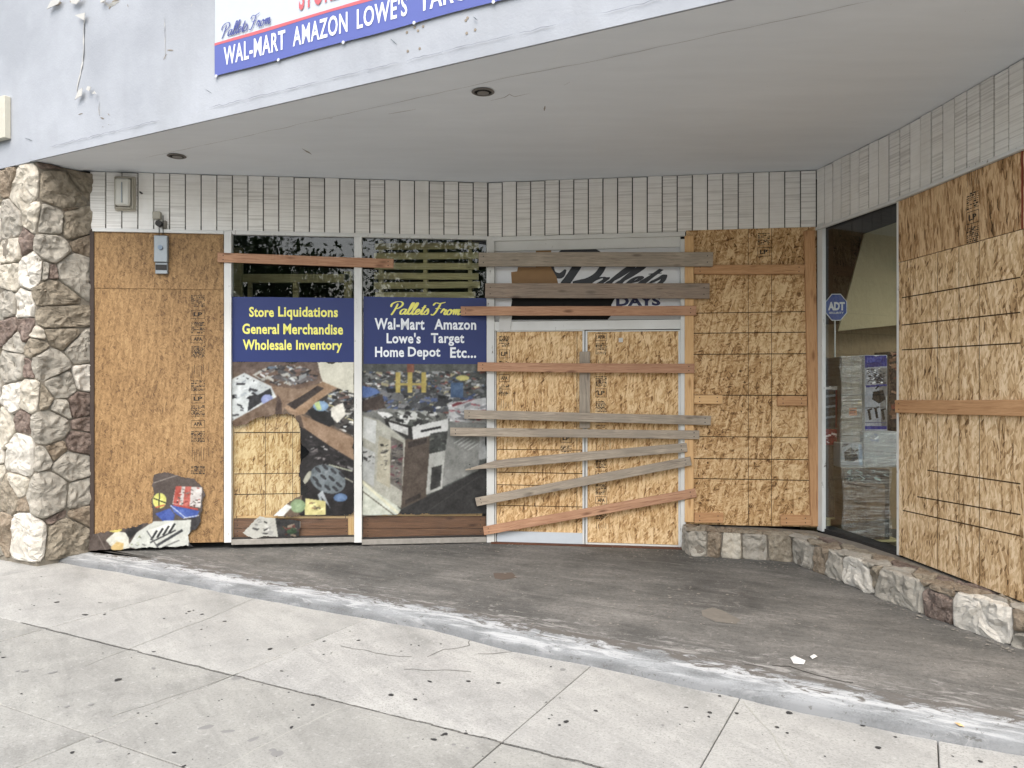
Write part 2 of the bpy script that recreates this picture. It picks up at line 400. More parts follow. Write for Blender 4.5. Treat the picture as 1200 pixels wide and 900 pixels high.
# a flat strip between two local points (x,z) of width w, at depth y (negative = proud)
def add_strip(vs, fs, p, q, w, y=0):
    dx, dz = q[0]-p[0], q[1]-p[1]; L = math.hypot(dx, dz) or 1; nx, nz = -dz / L * w / 2, dx / L * w / 2
    b = len(vs)
    vs += [(p[0]-nx, y, p[1]-nz), (q[0]-nx, y, q[1]-nz), (q[0]+nx, y, q[1]+nz), (p[0]+nx, y, p[1]+nz)]; fs.append([b, b+1, b+2, b+3])

# ------------------------------------------------------------------ the ground: slab, painted edge, sidewalk, street
def conc(name, stops, sc=1.0, stain=.5, rot=.49, speck='8a8880', wet=False):
    s = NM(name); v = s.obj(False); vr = s.map(v, rot=(0, 0, rot))
    n = s.noise(v, 1.1 * sc, 6, .62, .6); n2 = s.noise(s.map(vr, scale=(.7, 3.2, 1)), 1.6, 7, .7, .8); n3 = s.noise(v, 90, 3, .7)
    f = s.math('ADD', s.math('ADD', s.math('MULTIPLY', n, .42), s.math('MULTIPLY', n2, .38)), s.math('MULTIPLY', n3, .2))
    c = s.ramp(f, stops)
    return s, v, vr, f, c, n3
s, v, vr, f, c, n3 = conc('dark worn entry concrete', [(.36, lin('3d3d3b')), (.46, lin('595855')), (.55, lin('6c6a66')), (.66, lin('898782'))], 1.0)
sc1 = s.ramp(s.noise(s.map(vr, scale=(.7, 4.0, 1)), 3.0, 9, .8, 1.5), [(.57, 0.), (.64, 1.)])
c = s.mix(s.math('MULTIPLY', sc1, .38), c, lin('9f9c96'))
sc3 = s.ramp(s.noise(v, 7, 7, .78, 1.0), [(.56, 0.), (.66, 1.)]); c = s.mix(s.math('MULTIPLY', sc3, .3), c, lin('94908a'))
sc2 = s.ramp(s.noise(v, 3.3, 6, .7), [(.60, 0.), (.72, 1.)]); c = s.mix(s.math('MULTIPLY', sc2, .45), c, lin('3c3733'))
gr2 = s.ramp(s.noise(v, 28, 6, .8), [(.40, 1.), (.52, 0.)]); c = s.mix(s.math('MULTIPLY', gr2, .4), c, lin('3a3835'))
fl = s.ramp(s.noise(v, 30, 3, .8), [(.66, 0.), (.70, 1.)]); c = s.mix(s.math('MULTIPLY', fl, .6), c, lin('b9b4aa'))
dn = s.n('ShaderNodeVectorMath', operation='DOT_PRODUCT'); s.l(v, dn.inputs[0]); dn.inputs[1].default_value = (.469 + .03 * .883, .883 - .03 * .469, 0)
dd = s.math('SUBTRACT', dn.outputs['Value'], 4.24)
ws = s.noise(s.map(vr, scale=(.8, 3.0, 1)), 4.5, 9, .78, 1.2)
wz = s.math('SUBTRACT', ws, s.math('MULTIPLY', s.math('MAXIMUM', dd, 0.0), .30)); c = s.mix(s.math('MULTIPLY', s.ramp(wz, [(.46, 0.), (.54, 1.)]), .55), c, lin('a09e9a'))
m_entry = s.fin(c, .78, s.bump(f, .25, .015), .3)
def walk_mat(name, stops):
    s, v, vr, f, c, n3 = conc(name, stops, 1.6)
    pit = s.ramp(s.vor(v, 60, 'Distance'), [(.14, 1.), (.26, 0.)]); big = s.ramp(s.noise(v, 1.7, 4), [(.42, 0.), (.58, 1.)])
    c = s.mix(s.math('MULTIPLY', s.math('MULTIPLY', pit, big), .55), c, lin('5c5b57'))
    st1 = s.ramp(s.noise(v, 3.2, 6, .65), [(.58, 0.), (.70, 1.)]); c = s.mix(s.math('MULTIPLY', st1, .30), c, lin('6e6e6b'))
    st2 = s.ramp(s.noise(v, 17, 6, .75), [(.56, 0.), (.66, 1.)]); c = s.mix(s.math('MULTIPLY', st2, .34), c, lin('64635f'))
    st3 = s.ramp(s.noise(v, 26, 5, .75), [(.56, 0.), (.68, 1.)]); c = s.mix(s.math('MULTIPLY', st3, .40), c, lin('b9b8b3'))
    gr = s.ramp(s.noise(v, 75, 3, .7), [(.34, 1.), (.48, 0.)]); c = s.mix(s.math('MULTIPLY', gr, .45), c, lin('5f5e5a'))
    oi = s.n('ShaderNodeObjectInfo'); c = s.mix(s.math('MULTIPLY', oi.outputs['Random'], .22), c, lin('8f8e88'))
    return s.fin(c, .85, s.bump(f, .25, .008), .25)
m_walk = walk_mat('light sidewalk concrete', [(.36, lin('7e7e7a')), (.46, lin('93928e')), (.55, lin('a2a19c')), (.66, lin('b3b2ac'))])
m_walk2 = walk_mat('greyer sidewalk concrete', [(.36, lin('706f6a')), (.46, lin('868580')), (.55, lin('94938d')), (.66, lin('a3a29b'))])
s, v, vr, f, c, n3 = conc('worn grey blue painted kerb edge', [(.38, lin('585a5a')), (.46, lin('787b7c')), (.56, lin('939697'))], 2)
wn = s.noise(s.map(vr, scale=(.8, 3.5, 1)), 3.2, 8, .72, 1.0)
att = s.n('ShaderNodeAttribute', attribute_name='edge'); af = att.outputs['Fac']
th = s.math('SUBTRACT', wn, s.math('MULTIPLY', s.math('ABSOLUTE', s.math('SUBTRACT', af, .55)), .22))
c = s.mix(s.math('MULTIPLY', s.ramp(th, [(.43, 0.), (.55, 1.)]), .75), c, lin('b4b6b6'))
wn2 = s.noise(s.map(vr, scale=(1, 2.4, 1)), 7, 8, .75, .8); th2 = s.math('SUBTRACT', wn2, s.math('MULTIPLY', s.math('SUBTRACT', 1.0, af), .42))
c = s.mix(s.ramp(th2, [(.36, 0.), (.44, 1.)]), c, lin('5c5955'))
dk = s.ramp(af, [(.08, 1.), (.20, .0)]); c = s.mix(s.math('MULTIPLY', dk, .6), c, lin('4a4a4a'))
pt = s.ramp(s.noise(v, 24, 3, .8), [(.62, 0.), (.66, 1.)]); c = s.mix(s.math('MULTIPLY', pt, .6), c, lin('46443f'))
m_edge = s.fin(c, .7, s.bump(f, .3, .01), .3)
m_asph = plain('street asphalt', '3c3c3d', .9, .2, 60, .4)
m_grnd = plain('plain ground', '6f6b64', .95, .2, 8)

ZW = -0.05
gme = prism([(-150, -150), (150, -150), (150, 150), (-150, 150)], -.6, -.3)
obj('ground', gme, m_grnd, kind='structure')
obj('road', prism([st(-60, -11), st(60, -11), st(60, -1.5), st(-60, -1.5)], -.29, ZW - .14), m_asph, kind='structure')
obj('far_sidewalk', prism([st(-60, -18), st(60, -18), st(60, -11.004), st(-60, -11.004)], -.29, ZW), m_walk, kind='structure')
kb = obj('kerb', prism([st(-60, -1.496), st(60, -1.496), st(60, -1.34), st(-60, -1.34)], -.29, ZW), m_walk, kind='structure')
# entry slab
EDGE = [on_z(x, y, ZW + .01) for x, y in ((-420, 560), (-60, 636), (60, 657), (150, 672), (280, 697), (400, 719), (505, 737), (600, 762), (700, 781), (830, 809), (960, 838), (1080, 863), (1200, 884), (1500, 946))]
LP = SN
edge_in = [Vector((p.x, p.y, 0)) + SN * .36 for p in EDGE]
poly = [(p.x, p.y) for p in edge_in] + [(8, -1), (8, 9), (-9, 9)]
obj('entry_floor', prism(poly, -.3, 0), m_entry, kind='structure')
vs, fs, av = [], [], []
prof = [(.362, .0005, 1.0), (.22, -.004, .62), (.08, -.010, .2), (.035, -.016, .12), (.012, -.030, .05), (0, ZW - .03, 0)]
dense = []
for i in range(len(EDGE) - 1):
    for q in range(12):
        p = EDGE[i].lerp(EDGE[i+1], q / 12); dense.append(p)
dense.append(EDGE[-1])
for i, p in enumerate(dense):
    j = noise.noise(p * 3.1) * .014 + noise.noise(p * 11) * .006
    for k, (n_, z_, a_) in enumerate(prof):
        q = p + SN * (n_ + (j if k > 1 else 0)); vs.append((q.x, q.y, z_)); av.append(a_)
K = len(prof)
for i in range(len(dense) - 1):
    for k in range(K - 1): fs.append([i*K+k, i*K+k+1, (i+1)*K+k+1, (i+1)*K+k])
em = mesh('edge', vs, fs); at = em.attributes.new('edge', 'FLOAT', 'POINT'); at.data.foreach_set('value', av)
bm = bmesh.new(); bm.from_mesh(em); bmesh.ops.recalc_face_normals(bm, faces=bm.faces)
if sum(f.normal.z for f in bm.faces) < 0: bmesh.ops.reverse_faces(bm, faces=bm.faces)
bm.to_mesh(em); bm.free()
obj('painted_kerb_edge', em, m_edge, smooth=True, kind='structure')
# sidewalk slabs
walk = empty('sidewalk', (0, 0, ZW), kind='structure')
obj('bedding', prism([st(-60, -1.336), st(60, -1.336), st(60, 4.9), st(-60, 4.9)], -.29, ZW - .016), plain('joint dirt', '504e49', .95), parent=walk)
NL = [-1.33, -.42, .55, 1.38, 2.19, 3.003, 5.2]
TL = {5: [-12.0, -10.2, -8.45, -6.75, -5.05, -3.33, -1.65, -.81, .07, .95, 1.8, 3.5, 5.2, 6.9, 8.6],
      4: [-12.0, -10.2, -8.45, -6.75, -5.05, -3.33, -1.65, .07, 1.8, 3.5, 5.2, 6.9, 8.6]}
g = .0028
for r in range(6):
    tl = TL.get(r, TL[4])
    for i in range(len(tl) - 1):
        t0, t1, n0, n1 = tl[i] + g, tl[i+1] - g, NL[r] + g, NL[r+1] - g
        if t1 < -9 and r < 3: continue
        bm = bmesh.new(); me = prism([(t0 - tl[i], n0 - NL[r]), (t1 - tl[i], n0 - NL[r]), (t1 - tl[i], n1 - NL[r]), (t0 - tl[i], n1 - NL[r])], -.015, 0)
        bm.from_mesh(me); bmesh.ops.bevel(bm, geom=[e for e in bm.edges if all(abs(v.co.z) < 1e-6 for v in e.verts)], offset=.0035, segments=1, affect='EDGES')
        me2 = from_bm(bm, 'slab')
        M = Matrix.Identity(4); M[0][0], M[1][0] = SD.x, SD.y; M[0][1], M[1][1] = SN.x, SN.y
        o3 = st(tl[i], NL[r]); M[0][3], M[1][3], M[2][3] = o3[0], o3[1], ZW + random.uniform(-.0015, .0015)
        obj('slab', me2, m_walk if r == 5 else m_walk2, M, walk)
# faint tooled lines across slabs
def ground_ribbon(pts, w, z, jit=.0, vs=None, fs=None):
    P = [on_z(x, y, ZW) for x, y in pts]; Q = []
    for i in range(len(P) - 1):
        n_ = max(2, int((P[i+1] - P[i]).length / .05))
        for q in range(n_): Q.append(P[i].lerp(P[i+1], q / n_))
    Q.append(P[-1]); b = len(vs)
    for i, p in enumerate(Q):
        a, c_ = Q[max(0, i-1)], Q[min(len(Q)-1, i+1)]; d = (c_ - a).normalized(); nn = Vector((-d.y, d.x, 0))
        p2 = p + nn * (noise.noise(p * 9) * jit + noise.noise(p * 31) * jit * .5)
        ww = w * (1 + .7 * noise.noise(p * 17)) * .5
        for sg in (1, -1): vs.append((p2.x + nn.x*ww*sg, p2.y + nn.y*ww*sg, z))
    for i in range(len(Q) - 1): fs.append([b+2*i, b+2*i+1, b+2*i+3, b+2*i+2])
vs, fs = [], []
for pts in ([(400, 757), (455, 768), (482, 770)], [(500, 770), (520, 762), (548, 756), (550, 750)], [(474, 784), (520, 786), (552, 787)], [(560, 767), (600, 764)]):
    ground_ribbon(pts, .006, ZW + .0022, .02, vs, fs)
for a_, b_ in ((-5.3, .45),): 
    for q in range(150):
        t_ = a_ + (b_ - a_) * q / 150; p_ = st(t_, 3.003 + .012 * noise.noise(Vector((t_ * 9, 0, 0)))); w_ = .010 + .007 * noise.noise(Vector((t_ * 5, 3, 0)))
        w_ = max(w_, .005)
        c4 = [Vector((*p_, ZW + .0024)) + SD * dx + SN * dy for dx, dy in ((-.022, -w_/2), (.022, -w_/2), (.022, w_/2), (-.022, w_/2))]; b0 = len(vs); vs += [tuple(c) for c in c4]; fs.append([b0, b0+1, b0+2, b0+3])
obj('pavement_crack', mesh('c', vs, fs), plain('crack dirt', '62605b', .95, .2), kind='stuff', label='thin dark hairline cracks wandering across the pale sidewalk slabs', cat='crack')
vs, fs = [], []
for pts in ([(870, 822), (905, 862), (930, 900)], [(100, 780), (250, 722), (300, 700)], [(130, 840), (250, 800), (330, 770)], [(260, 900), (330, 862), (400, 830)]):
    ground_ribbon(pts, .005, ZW + .0018, .01, vs, fs)
obj('tooled_line', mesh('c', vs, fs), plain('pale line', '98978f', .9), kind='stuff', label='faint pale scored lines on the sidewalk slabs', cat='scored line')
# gum and stains
vs, fs = [], []; vg, fg = [], []
def blot(px, py, rpx, vs, fs, z):
    c_ = on_z(px, py, ZW); r = rpx * c_.y / FPX; b = len(vs); n_ = 11
    h = random.random() * 9; ax = random.uniform(.8, 1.5)
    a0 = random.random() * 3
    vs.append((c_.x, c_.y, z))
    for i in range(n_):
        a = i / n_ * 6.283; rr = r * (1 + .35 * noise.noise(Vector((math.cos(a) * 1.3 + h, math.sin(a) * 1.3, h))))
        x, y = rr * math.cos(a) * ax, rr * math.sin(a) / ax * 1.4
        vs.append((c_.x + x * math.cos(a0) - y * math.sin(a0), c_.y + x * math.sin(a0) + y * math.cos(a0), z - .0012))
    for i in range(n_): fs.append([b, b + 1 + i, b + 1 + (i + 1) % n_])
S1 = [(200,258,5),(300,302,8),(352,260,3),(368,300,3),(120,270,2),(70,283,2),(710,300,3),(665,290,3),(655,297,2),(680,286,2),(790,325,3),(708,353,2),(540,432,3),(415,530,9),(12,452,3),(75,580,2),(1015,575,2),(1030,638,2),(1100,620,4),(1025,698,4),(770,605,2),(255,786,4),(612,787,4),(645,835,4),(550,685,3),(515,660,2),(485,648,2),(950,422,7),(1140,395,3),(1138,442,2),(990,500,3),(870,390,2),(145,168,2),(210,230,2),(780,600,2),(1050,665,2)]
S2 = [(312,537,4),(447,536,4),(552,542,4),(175,584,5),(260,600,4),(325,741,5),(365,722,5),(355,726,3),(437,720,4),(790,678,5),(767,690,3),(895,640,4),(740,655,2),(60,392,3),(210,430,2),(245,408,2),(272,410,2),(737,485,2),(30,360,2),(350,405,2),(730,668,2),(720,610,2)]
S3 = [(374,407,6),(190,409,4),(95,406,4),(92,421,3),(12,388,3),(170,347,4),(130,348,3),(332,458,4),(368,478,3),(634,452,4),(748,492,3),(688,530,5),(1047,578,4),(1170,598,3),(500,560,2),(950,560,2)]
for L_, x0_, y0_ in ((S1, 0, 620), (S2, 400, 620), (S3, 800, 700)):
    for x, y, r in L_: blot(x0_ + x / 3, y0_ + y / 3, r / 3 * (1.7 if r < 7 else 1.15), vs, fs, ZW + .0035)
for _ in range(170):
    x, y = random.uniform(0, 1190), random.uniform(680, 896)
    if y > 665 + x * .19 + 12: blot(x, y, random.uniform(.4, 1.0), vs, fs, ZW + .0032)
obj('chewing_gum', mesh('g', vs, fs), plain('old gum', '2f2e2d', .7, .1), kind='stuff', label='flattened dark chewing gum spots dotted over the sidewalk', cat='gum')
for x, y, r in [(90,500,8),(185,505,9),(62,500,5),(540,490,7),(830,525,14),(725,697,16),(800,712,13),(890,740,13),(975,790,17),(960,778,10),(350,747,8),(235,625,7),(320,618,7)]: blot(x/3, 620+y/3, r/2.6, vg, fg, ZW+.0026)
for x, y, r in [(778,495,9),(395,758,7),(443,770,6),(235,735,5),(870,565-240,6),(1130,690,5)]: blot(400+x/3, 620+y/3, r/2.8, vg, fg, ZW+.0026)
obj('pavement_stain', mesh('g', vg, fg), plain('grey damp stain', '787774', .85, .08), kind='stuff', label='soft grey blotchy stains on the pale sidewalk slabs', cat='stain')
# litter on the entry floor
def scrap(name, pts, mat, label, cat, z0=.002, curl=.02):
    P = [on_z(x, y, 0) for x, y in pts]; c_ = sum(P, Vector()) / len(P)
    vs = [(0, 0, curl)] + [(p.x - c_.x, p.y - c_.y, abs(noise.noise(p * 7)) * curl) for p in P]
    fs = [[0, 1 + i, 1 + (i + 1) % len(P)] for i in range(len(P))]
    return obj(name, mesh('s', vs, fs), mat, Matrix.Translation((c_.x, c_.y, z0)), label=label, cat=cat)
scrap('paper_scrap', [(926, 772), (931, 769), (936, 774), (944, 776), (942, 779), (930, 778)], m_tape, 'larger crumpled white paper scrap lying on the dark entry floor', 'litter')
scrap('paper_scrap', [(949, 771), (955, 769), (958, 771), (952, 774)], m_tape, 'small white paper bit just right of the larger crumpled scrap', 'litter')
scrap('cardboard_scrap', [(822, 716), (835, 712), (847, 716), (868, 727), (862, 732), (838, 729), (823, 722)], plain('flattened tan card', '6f6a62', .9, .2), 'flattened grey tan cardboard piece on the middle of the entry floor', 'litter', .002, .004)
scrap('leaf_litter', [(1118, 846), (1126, 848), (1131, 851), (1124, 850)], m_pine, 'small orange brown leaf on the painted kerb edge at lower right', 'leaf', -.004, .01)
scrap('cardboard_scrap', [(578, 672), (600, 671), (606, 677), (590, 680), (580, 678)], m_card_d, 'thin brown cardboard flake on the entry floor before the left door', 'litter', .002, .004)
vs, fs = [], []
for _ in range(420):
    px = random.gauss(720, 190); py = random.uniform(650, 735)
    if _ % 3 == 0: px, py = random.uniform(270, 800), random.uniform(638, 655)
    if py > 640 + px * .19 - 20 or px < 130 or px > 1000: continue
    c_ = on_z(px, py, 0); r = random.uniform(.003, .011); b = len(vs); a = random.random() * 3
    for k in range(4): vs.append((c_.x + r * math.cos(a + k * 1.57) * (1.6 if k % 2 else .7), c_.y + r * math.sin(a + k * 1.57), .004 + random.random() * .004))
    fs.append([b, b+1, b+2, b+3])
for _ in range(500):
    px = random.uniform(262, 1190)
    if px < 805: py = 638 + random.random()**2 * 9 + (px > 572) * (px - 572) * .035
    else: py = np.interp(px, (806, 860, 925, 955, 1000, 1080, 1200), (654, 657, 661, 673, 692, 724, 767)) + random.random()**2 * 8
    c_ = on_z(px, py, 0); r = random.uniform(.003, .010); b = len(vs); a = random.random() * 3
    for k in range(4): vs.append((c_.x + r * math.cos(a + k * 1.57) * (1.6 if k % 2 else .7), c_.y + r * math.sin(a + k * 1.57), .004 + random.random() * .006))
    fs.append([b, b+1, b+2, b+3])
obj('debris', mesh('d', vs, fs), plain('pale chips', '8a857c', .9, .2), kind='stuff', label='fine pale wood chips and grit scattered before the doors', cat='debris')
# cracks in the entry floor
def crack0(pts, w, vs, fs):
    global ZW
    zz = ZW; ZW = 0; ground_ribbon(pts, w, .0018, .025, vs, fs); ZW = zz
vs, fs = [], []
crack0([(905, 780), (925, 781), (945, 788), (980, 797), (1000, 800)], .008, vs, fs)
crack0([(870, 778), (895, 782)], .006, vs, fs)
obj('floor_crack', mesh('c', vs, fs), m_ink, kind='stuff', label='dark curved crack in the entry floor near the painted edge', cat='crack')

# ------------------------------------------------------------------ the building
B = empty('store_building', (0, 7.5, 0), label='single storey store with white stucco canopy above a boarded up angled entrance', cat='building')
def part(name, me, mat, M=None, parent=B, **k): return obj(name, me, mat, M or Matrix.Identity(4), parent, **k)
# canopy
part('fascia', prism([st(-14, FN), st(9, FN), st(9, FN + .006), st(-14, FN + .006)], 3.50, 6.4), m_fascia)
part('drip_edge', prism([st(-4.04*.883-6.64*.469-.2-.0, FN - .012), st(9, FN - .012), st(9, FN - .002), st(-6.9, FN - .002)], 3.50, 3.585), m_fascia)
SF = [st(-14, FN + .2), st(9, FN + .2), (14, 14), (-14, 14)]
SF = [st(-14, FN + .387), st(9, FN + .387), (9.9, 3.3), (3.45, 3.3), (3.25, 7.35), (-.2, 7.8), (-4.1, 7.5), (-14, 14)]
part('soffit', prism(SF, ZS1, 3.62), m_soffit)
part('soffit_band', prism([st(-14, FN + .008), st(9, FN + .008), st(9, FN + .385), st(-14, FN + .385)], 3.502, ZS1 + .05), m_soffit)
def holed(x0, x1, y0, y1, z0, z1, holes):
    xs = sorted({x0, x1} | {h[0] for h in holes} | {h[1] for h in holes}); ys = sorted({y0, y1} | {h[2] for h in holes} | {h[3] for h in holes}); bm = bmesh.new()
    for i in range(len(xs)-1):
        for k in range(len(ys)-1):
            cx, cy = (xs[i]+xs[i+1])/2, (ys[k]+ys[k+1])/2
            if any(h[0] < cx < h[1] and h[2] < cy < h[3] for h in holes): continue
            add_box(bm, xs[i], xs[i+1], ys[k], ys[k+1], z0, z1)
    bmesh.ops.remove_doubles(bm, verts=bm.verts, dist=1e-5)
    seen = {}
    for f in list(bm.faces): seen.setdefault(tuple(sorted(v.index for v in f.verts)), []).append(f)
    bm.verts.index_update(); seen = {}
    for f in list(bm.faces): seen.setdefault(tuple(sorted(v.index for v in f.verts)), []).append(f)
    bmesh.ops.delete(bm, geom=[f for L_ in seen.values() if len(L_) > 1 for f in L_], context='FACES_ONLY')
    return from_bm(bm)
FILL_HOLES = [(3.5, 5.6, 4.8, 6.9), (-2.6, -1.6, 9.0, 10.0), (-.2, .8, 9.0, 10.0)]  # unseen roof openings, added to let daylight in on the goods and pallets
part('roof', holed(-4.45, 3.1, 7.3, 11.7, 3.622, 3.8, FILL_HOLES[1:]), m_dark); part('roof', holed(3.102, 9.0, 3.31, 11.7, 3.622, 3.8, FILL_HOLES[:1]), m_dark)
for h in FILL_HOLES: part('added_skylight', prism([(h[0]-.05, h[2]-.05), (h[1]+.05, h[2]-.05), (h[1]+.05, h[3]+.05), (h[0]-.05, h[3]+.05)], 3.81, 3.816), m_glass)
# walls behind the siding, room
for w in (WAB, WBD, WDF, WFE):
    part('header_wall', box(0 if w is not WAB else -.9, w.L, .02, .16, ZS0 + .01, ZS1 - .002), m_back, w.M())
room = [(-9, 11.5), (9, 11.5)]
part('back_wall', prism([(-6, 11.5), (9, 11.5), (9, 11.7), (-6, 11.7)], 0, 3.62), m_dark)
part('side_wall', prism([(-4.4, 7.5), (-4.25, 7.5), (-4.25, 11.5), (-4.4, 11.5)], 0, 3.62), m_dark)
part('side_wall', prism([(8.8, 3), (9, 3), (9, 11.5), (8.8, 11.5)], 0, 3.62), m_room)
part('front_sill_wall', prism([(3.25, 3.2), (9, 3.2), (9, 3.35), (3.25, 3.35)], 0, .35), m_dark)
part('added_front_pane', prism([(3.30, 3.27), (9, 3.27), (9, 3.28), (3.30, 3.28)], .351, 3.5), m_glass)  # unseen window with its mullions, added to bring daylight onto the corner goods
for xx in (3.25, 4.8, 6.3, 7.8): part('added_front_mullion', prism([(xx, 3.21), (xx+.05, 3.21), (xx+.05, 3.26), (xx, 3.26)], .351, 3.5), m_alu)
# siding boards
def siding(w, u0, u1, pitch, off=0):
    n = int(round((u1 - u0) / pitch)); p = (u1 - u0) / n
    mes = []
    for k in range(3):
        mes.append(box(.0050, p - .0050, -.0, .02, 0, ZS1 - ZS0 - .006, .002))
    for i in range(n):
        me = mes[0] if random.random() < .62 else mes[1]
        if not me.materials: me.materials.append(m_side[0] if me is mes[0] else m_side[1])
        o = obj('siding_board', me, None, w.M(u0 + i * p, ZS0 + random.uniform(-.004, .004), random.uniform(0, .004)), B)
siding(WAB, 0, WAB.L - .004, .1405)
siding(WBD, 0, WBD.L - .002, .1405)
siding(WDF, .001, WDF.L - .002, .128)
siding(WFE, 0.002, WFE.L, .128)
# horizontal trim and frames.  local rect from photo px
def rect(w, x0, x1, y0, y1, o0, o1, name, mat, parent=B, bev=.002, M0=None, **k):
    u0 = w.loc(x0, 450, o1)[0]; u1 = w.loc(x1, 450, o1)[0]
    xm = (x0 + x1) / 2; z1 = w.loc(xm, y0, o1)[1]; z0 = w.loc(xm, y1, o1)[1]
    return obj(name, box(0, u1 - u0, -(o1 - o0), 0, 0, z1 - z0, bev), mat, w.M(u0, z0, o0), parent, **k)
rect(WAB, 264, 571, 273, 277.5, -.03, .022, 'window_header', m_alu)
rect(WBD, 575, 803, 274.5, 279.5, -.03, .024, 'window_header', m_alu)
rect(WAB, 108, 262, 268.5, 272.5, -.02, .03, 'trim_strip', m_alu)
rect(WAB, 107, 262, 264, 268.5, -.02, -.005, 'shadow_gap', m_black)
for a, b in ((262.5, 271), (415, 424), (570.5, 579.5)): rect(WAB, a, b, 271 if a < 300 else 277, 636, -.05, .035, 'mullion', m_alu)
for a, b in ((264.8, 266.2),): pass
rect(WBD, 797.5, 803.5, 280, 641, -.05, .03, 'door_jamb', m_alu)
rect(WAB, 271, 415, 631, 637, -.05, .03, 'sill', m_alu_d); rect(WAB, 424, 570, 631, 637, -.05, .03, 'sill', m_alu_d)
rect(WAB, 105, 110, 270, 640, -.05, .02, 'post', m_post)
# glass of the two front windows (behind the prints)
rect(WAB, 271.2, 414.8, 277.6, 630.8, -.02, -.014, 'window_pane', m_glass, bev=0)
rect(WAB, 424.2, 570.3, 277.6, 630.8, -.02, -.014, 'window_pane', m_glass, bev=0)
# small bottom beads inside the window frames
for a, b in ((271, 415), (424, 570)): rect(WAB, a, b, 629, 631, -.03, .01, 'glazing_bead', m_dmetal)
# right window: frame and pane
rect(WDF, 957.5, 963.5, 262, 622, -.025, .012, 'mullion', m_alu)
u1 = WDF.L
obj('window_pane', box(.05, u1 - .002, 0, .006, .24, ZS0 - .03), m_glass, WDF.M(0, 0, -.02), B)
obj('window_header', box(.03, u1, -.03, 0, ZS0 - .03, ZS0 - .004), m_alu, WDF.M(0, 0, 0), B)
obj('trim_strip', box(0.0, WFE.L, -.03, 0, ZS0 - .028, ZS0 - .004), m_alu, WFE.M(0, 0, .008), B)
obj('mullion', box(-.012, .012, -.012, .05, .23, ZS0 - .03), m_alu, WDF.M(u1 - .01, 0, 0), B)
obj('window_base', box(0.0, u1, -.02, .12, .0, .24), m_dark, WDF.M(0, 0, -.03), B)
obj('window_base', box(0.0, WFE.L, -.0, .12, .0, ZS0 - .04), m_dark, WFE.M(0, 0, -.03), B)
# door leaves
def zrect(w, x0, x1, y0, y1, out):
    u0, u1 = w.loc(x0, 450, out)[0], w.loc(x1, 450, out)[0]; xm = (x0+x1)/2
    return u0, u1, w.loc(xm, y1, out)[1], w.loc(xm, y0, out)[1]
rect(WBD, 579.5, 797.5, 375.5, 386.5, -.03, .012, 'door_header', m_alu)
rect(WBD, 579.5, 797.5, 279.5, 292, -.03, -.004, 'transom_rail', m_alu)
for k, (x0, x1) in enumerate(((580, 685), (686, 797.5))):
    u0, u1, z0, z1 = zrect(WBD, x0, x1, 387, 638, 0)
    z0 = .008
    d = obj('door', box(.0, u1-u0, 0, .01, 0, z1-z0), m_back, WBD.M(u0, z0, -.04), B, label=('left' if k == 0 else 'right') + ' leaf of the white double door filled with strand board')
    for (a, b, c_, e) in ((0, .02 if k else .012, 0, z1-z0), (u1-u0-.02, u1-u0, 0, z1-z0), (.02, u1-u0-.02, z1-z0-.012, z1-z0), (.02, u1-u0-.02, 0, .11 if k == 0 else .02)):
        obj('door_stile', box(a, b, -.042, -.001, c_, e, .002), m_alu_b if (e == .11) else m_alu, WBD.M(u0, z0, -.04), d)
rect(WBD, 575, 803, 639, 644, -.05, .05, 'threshold', m_rust)

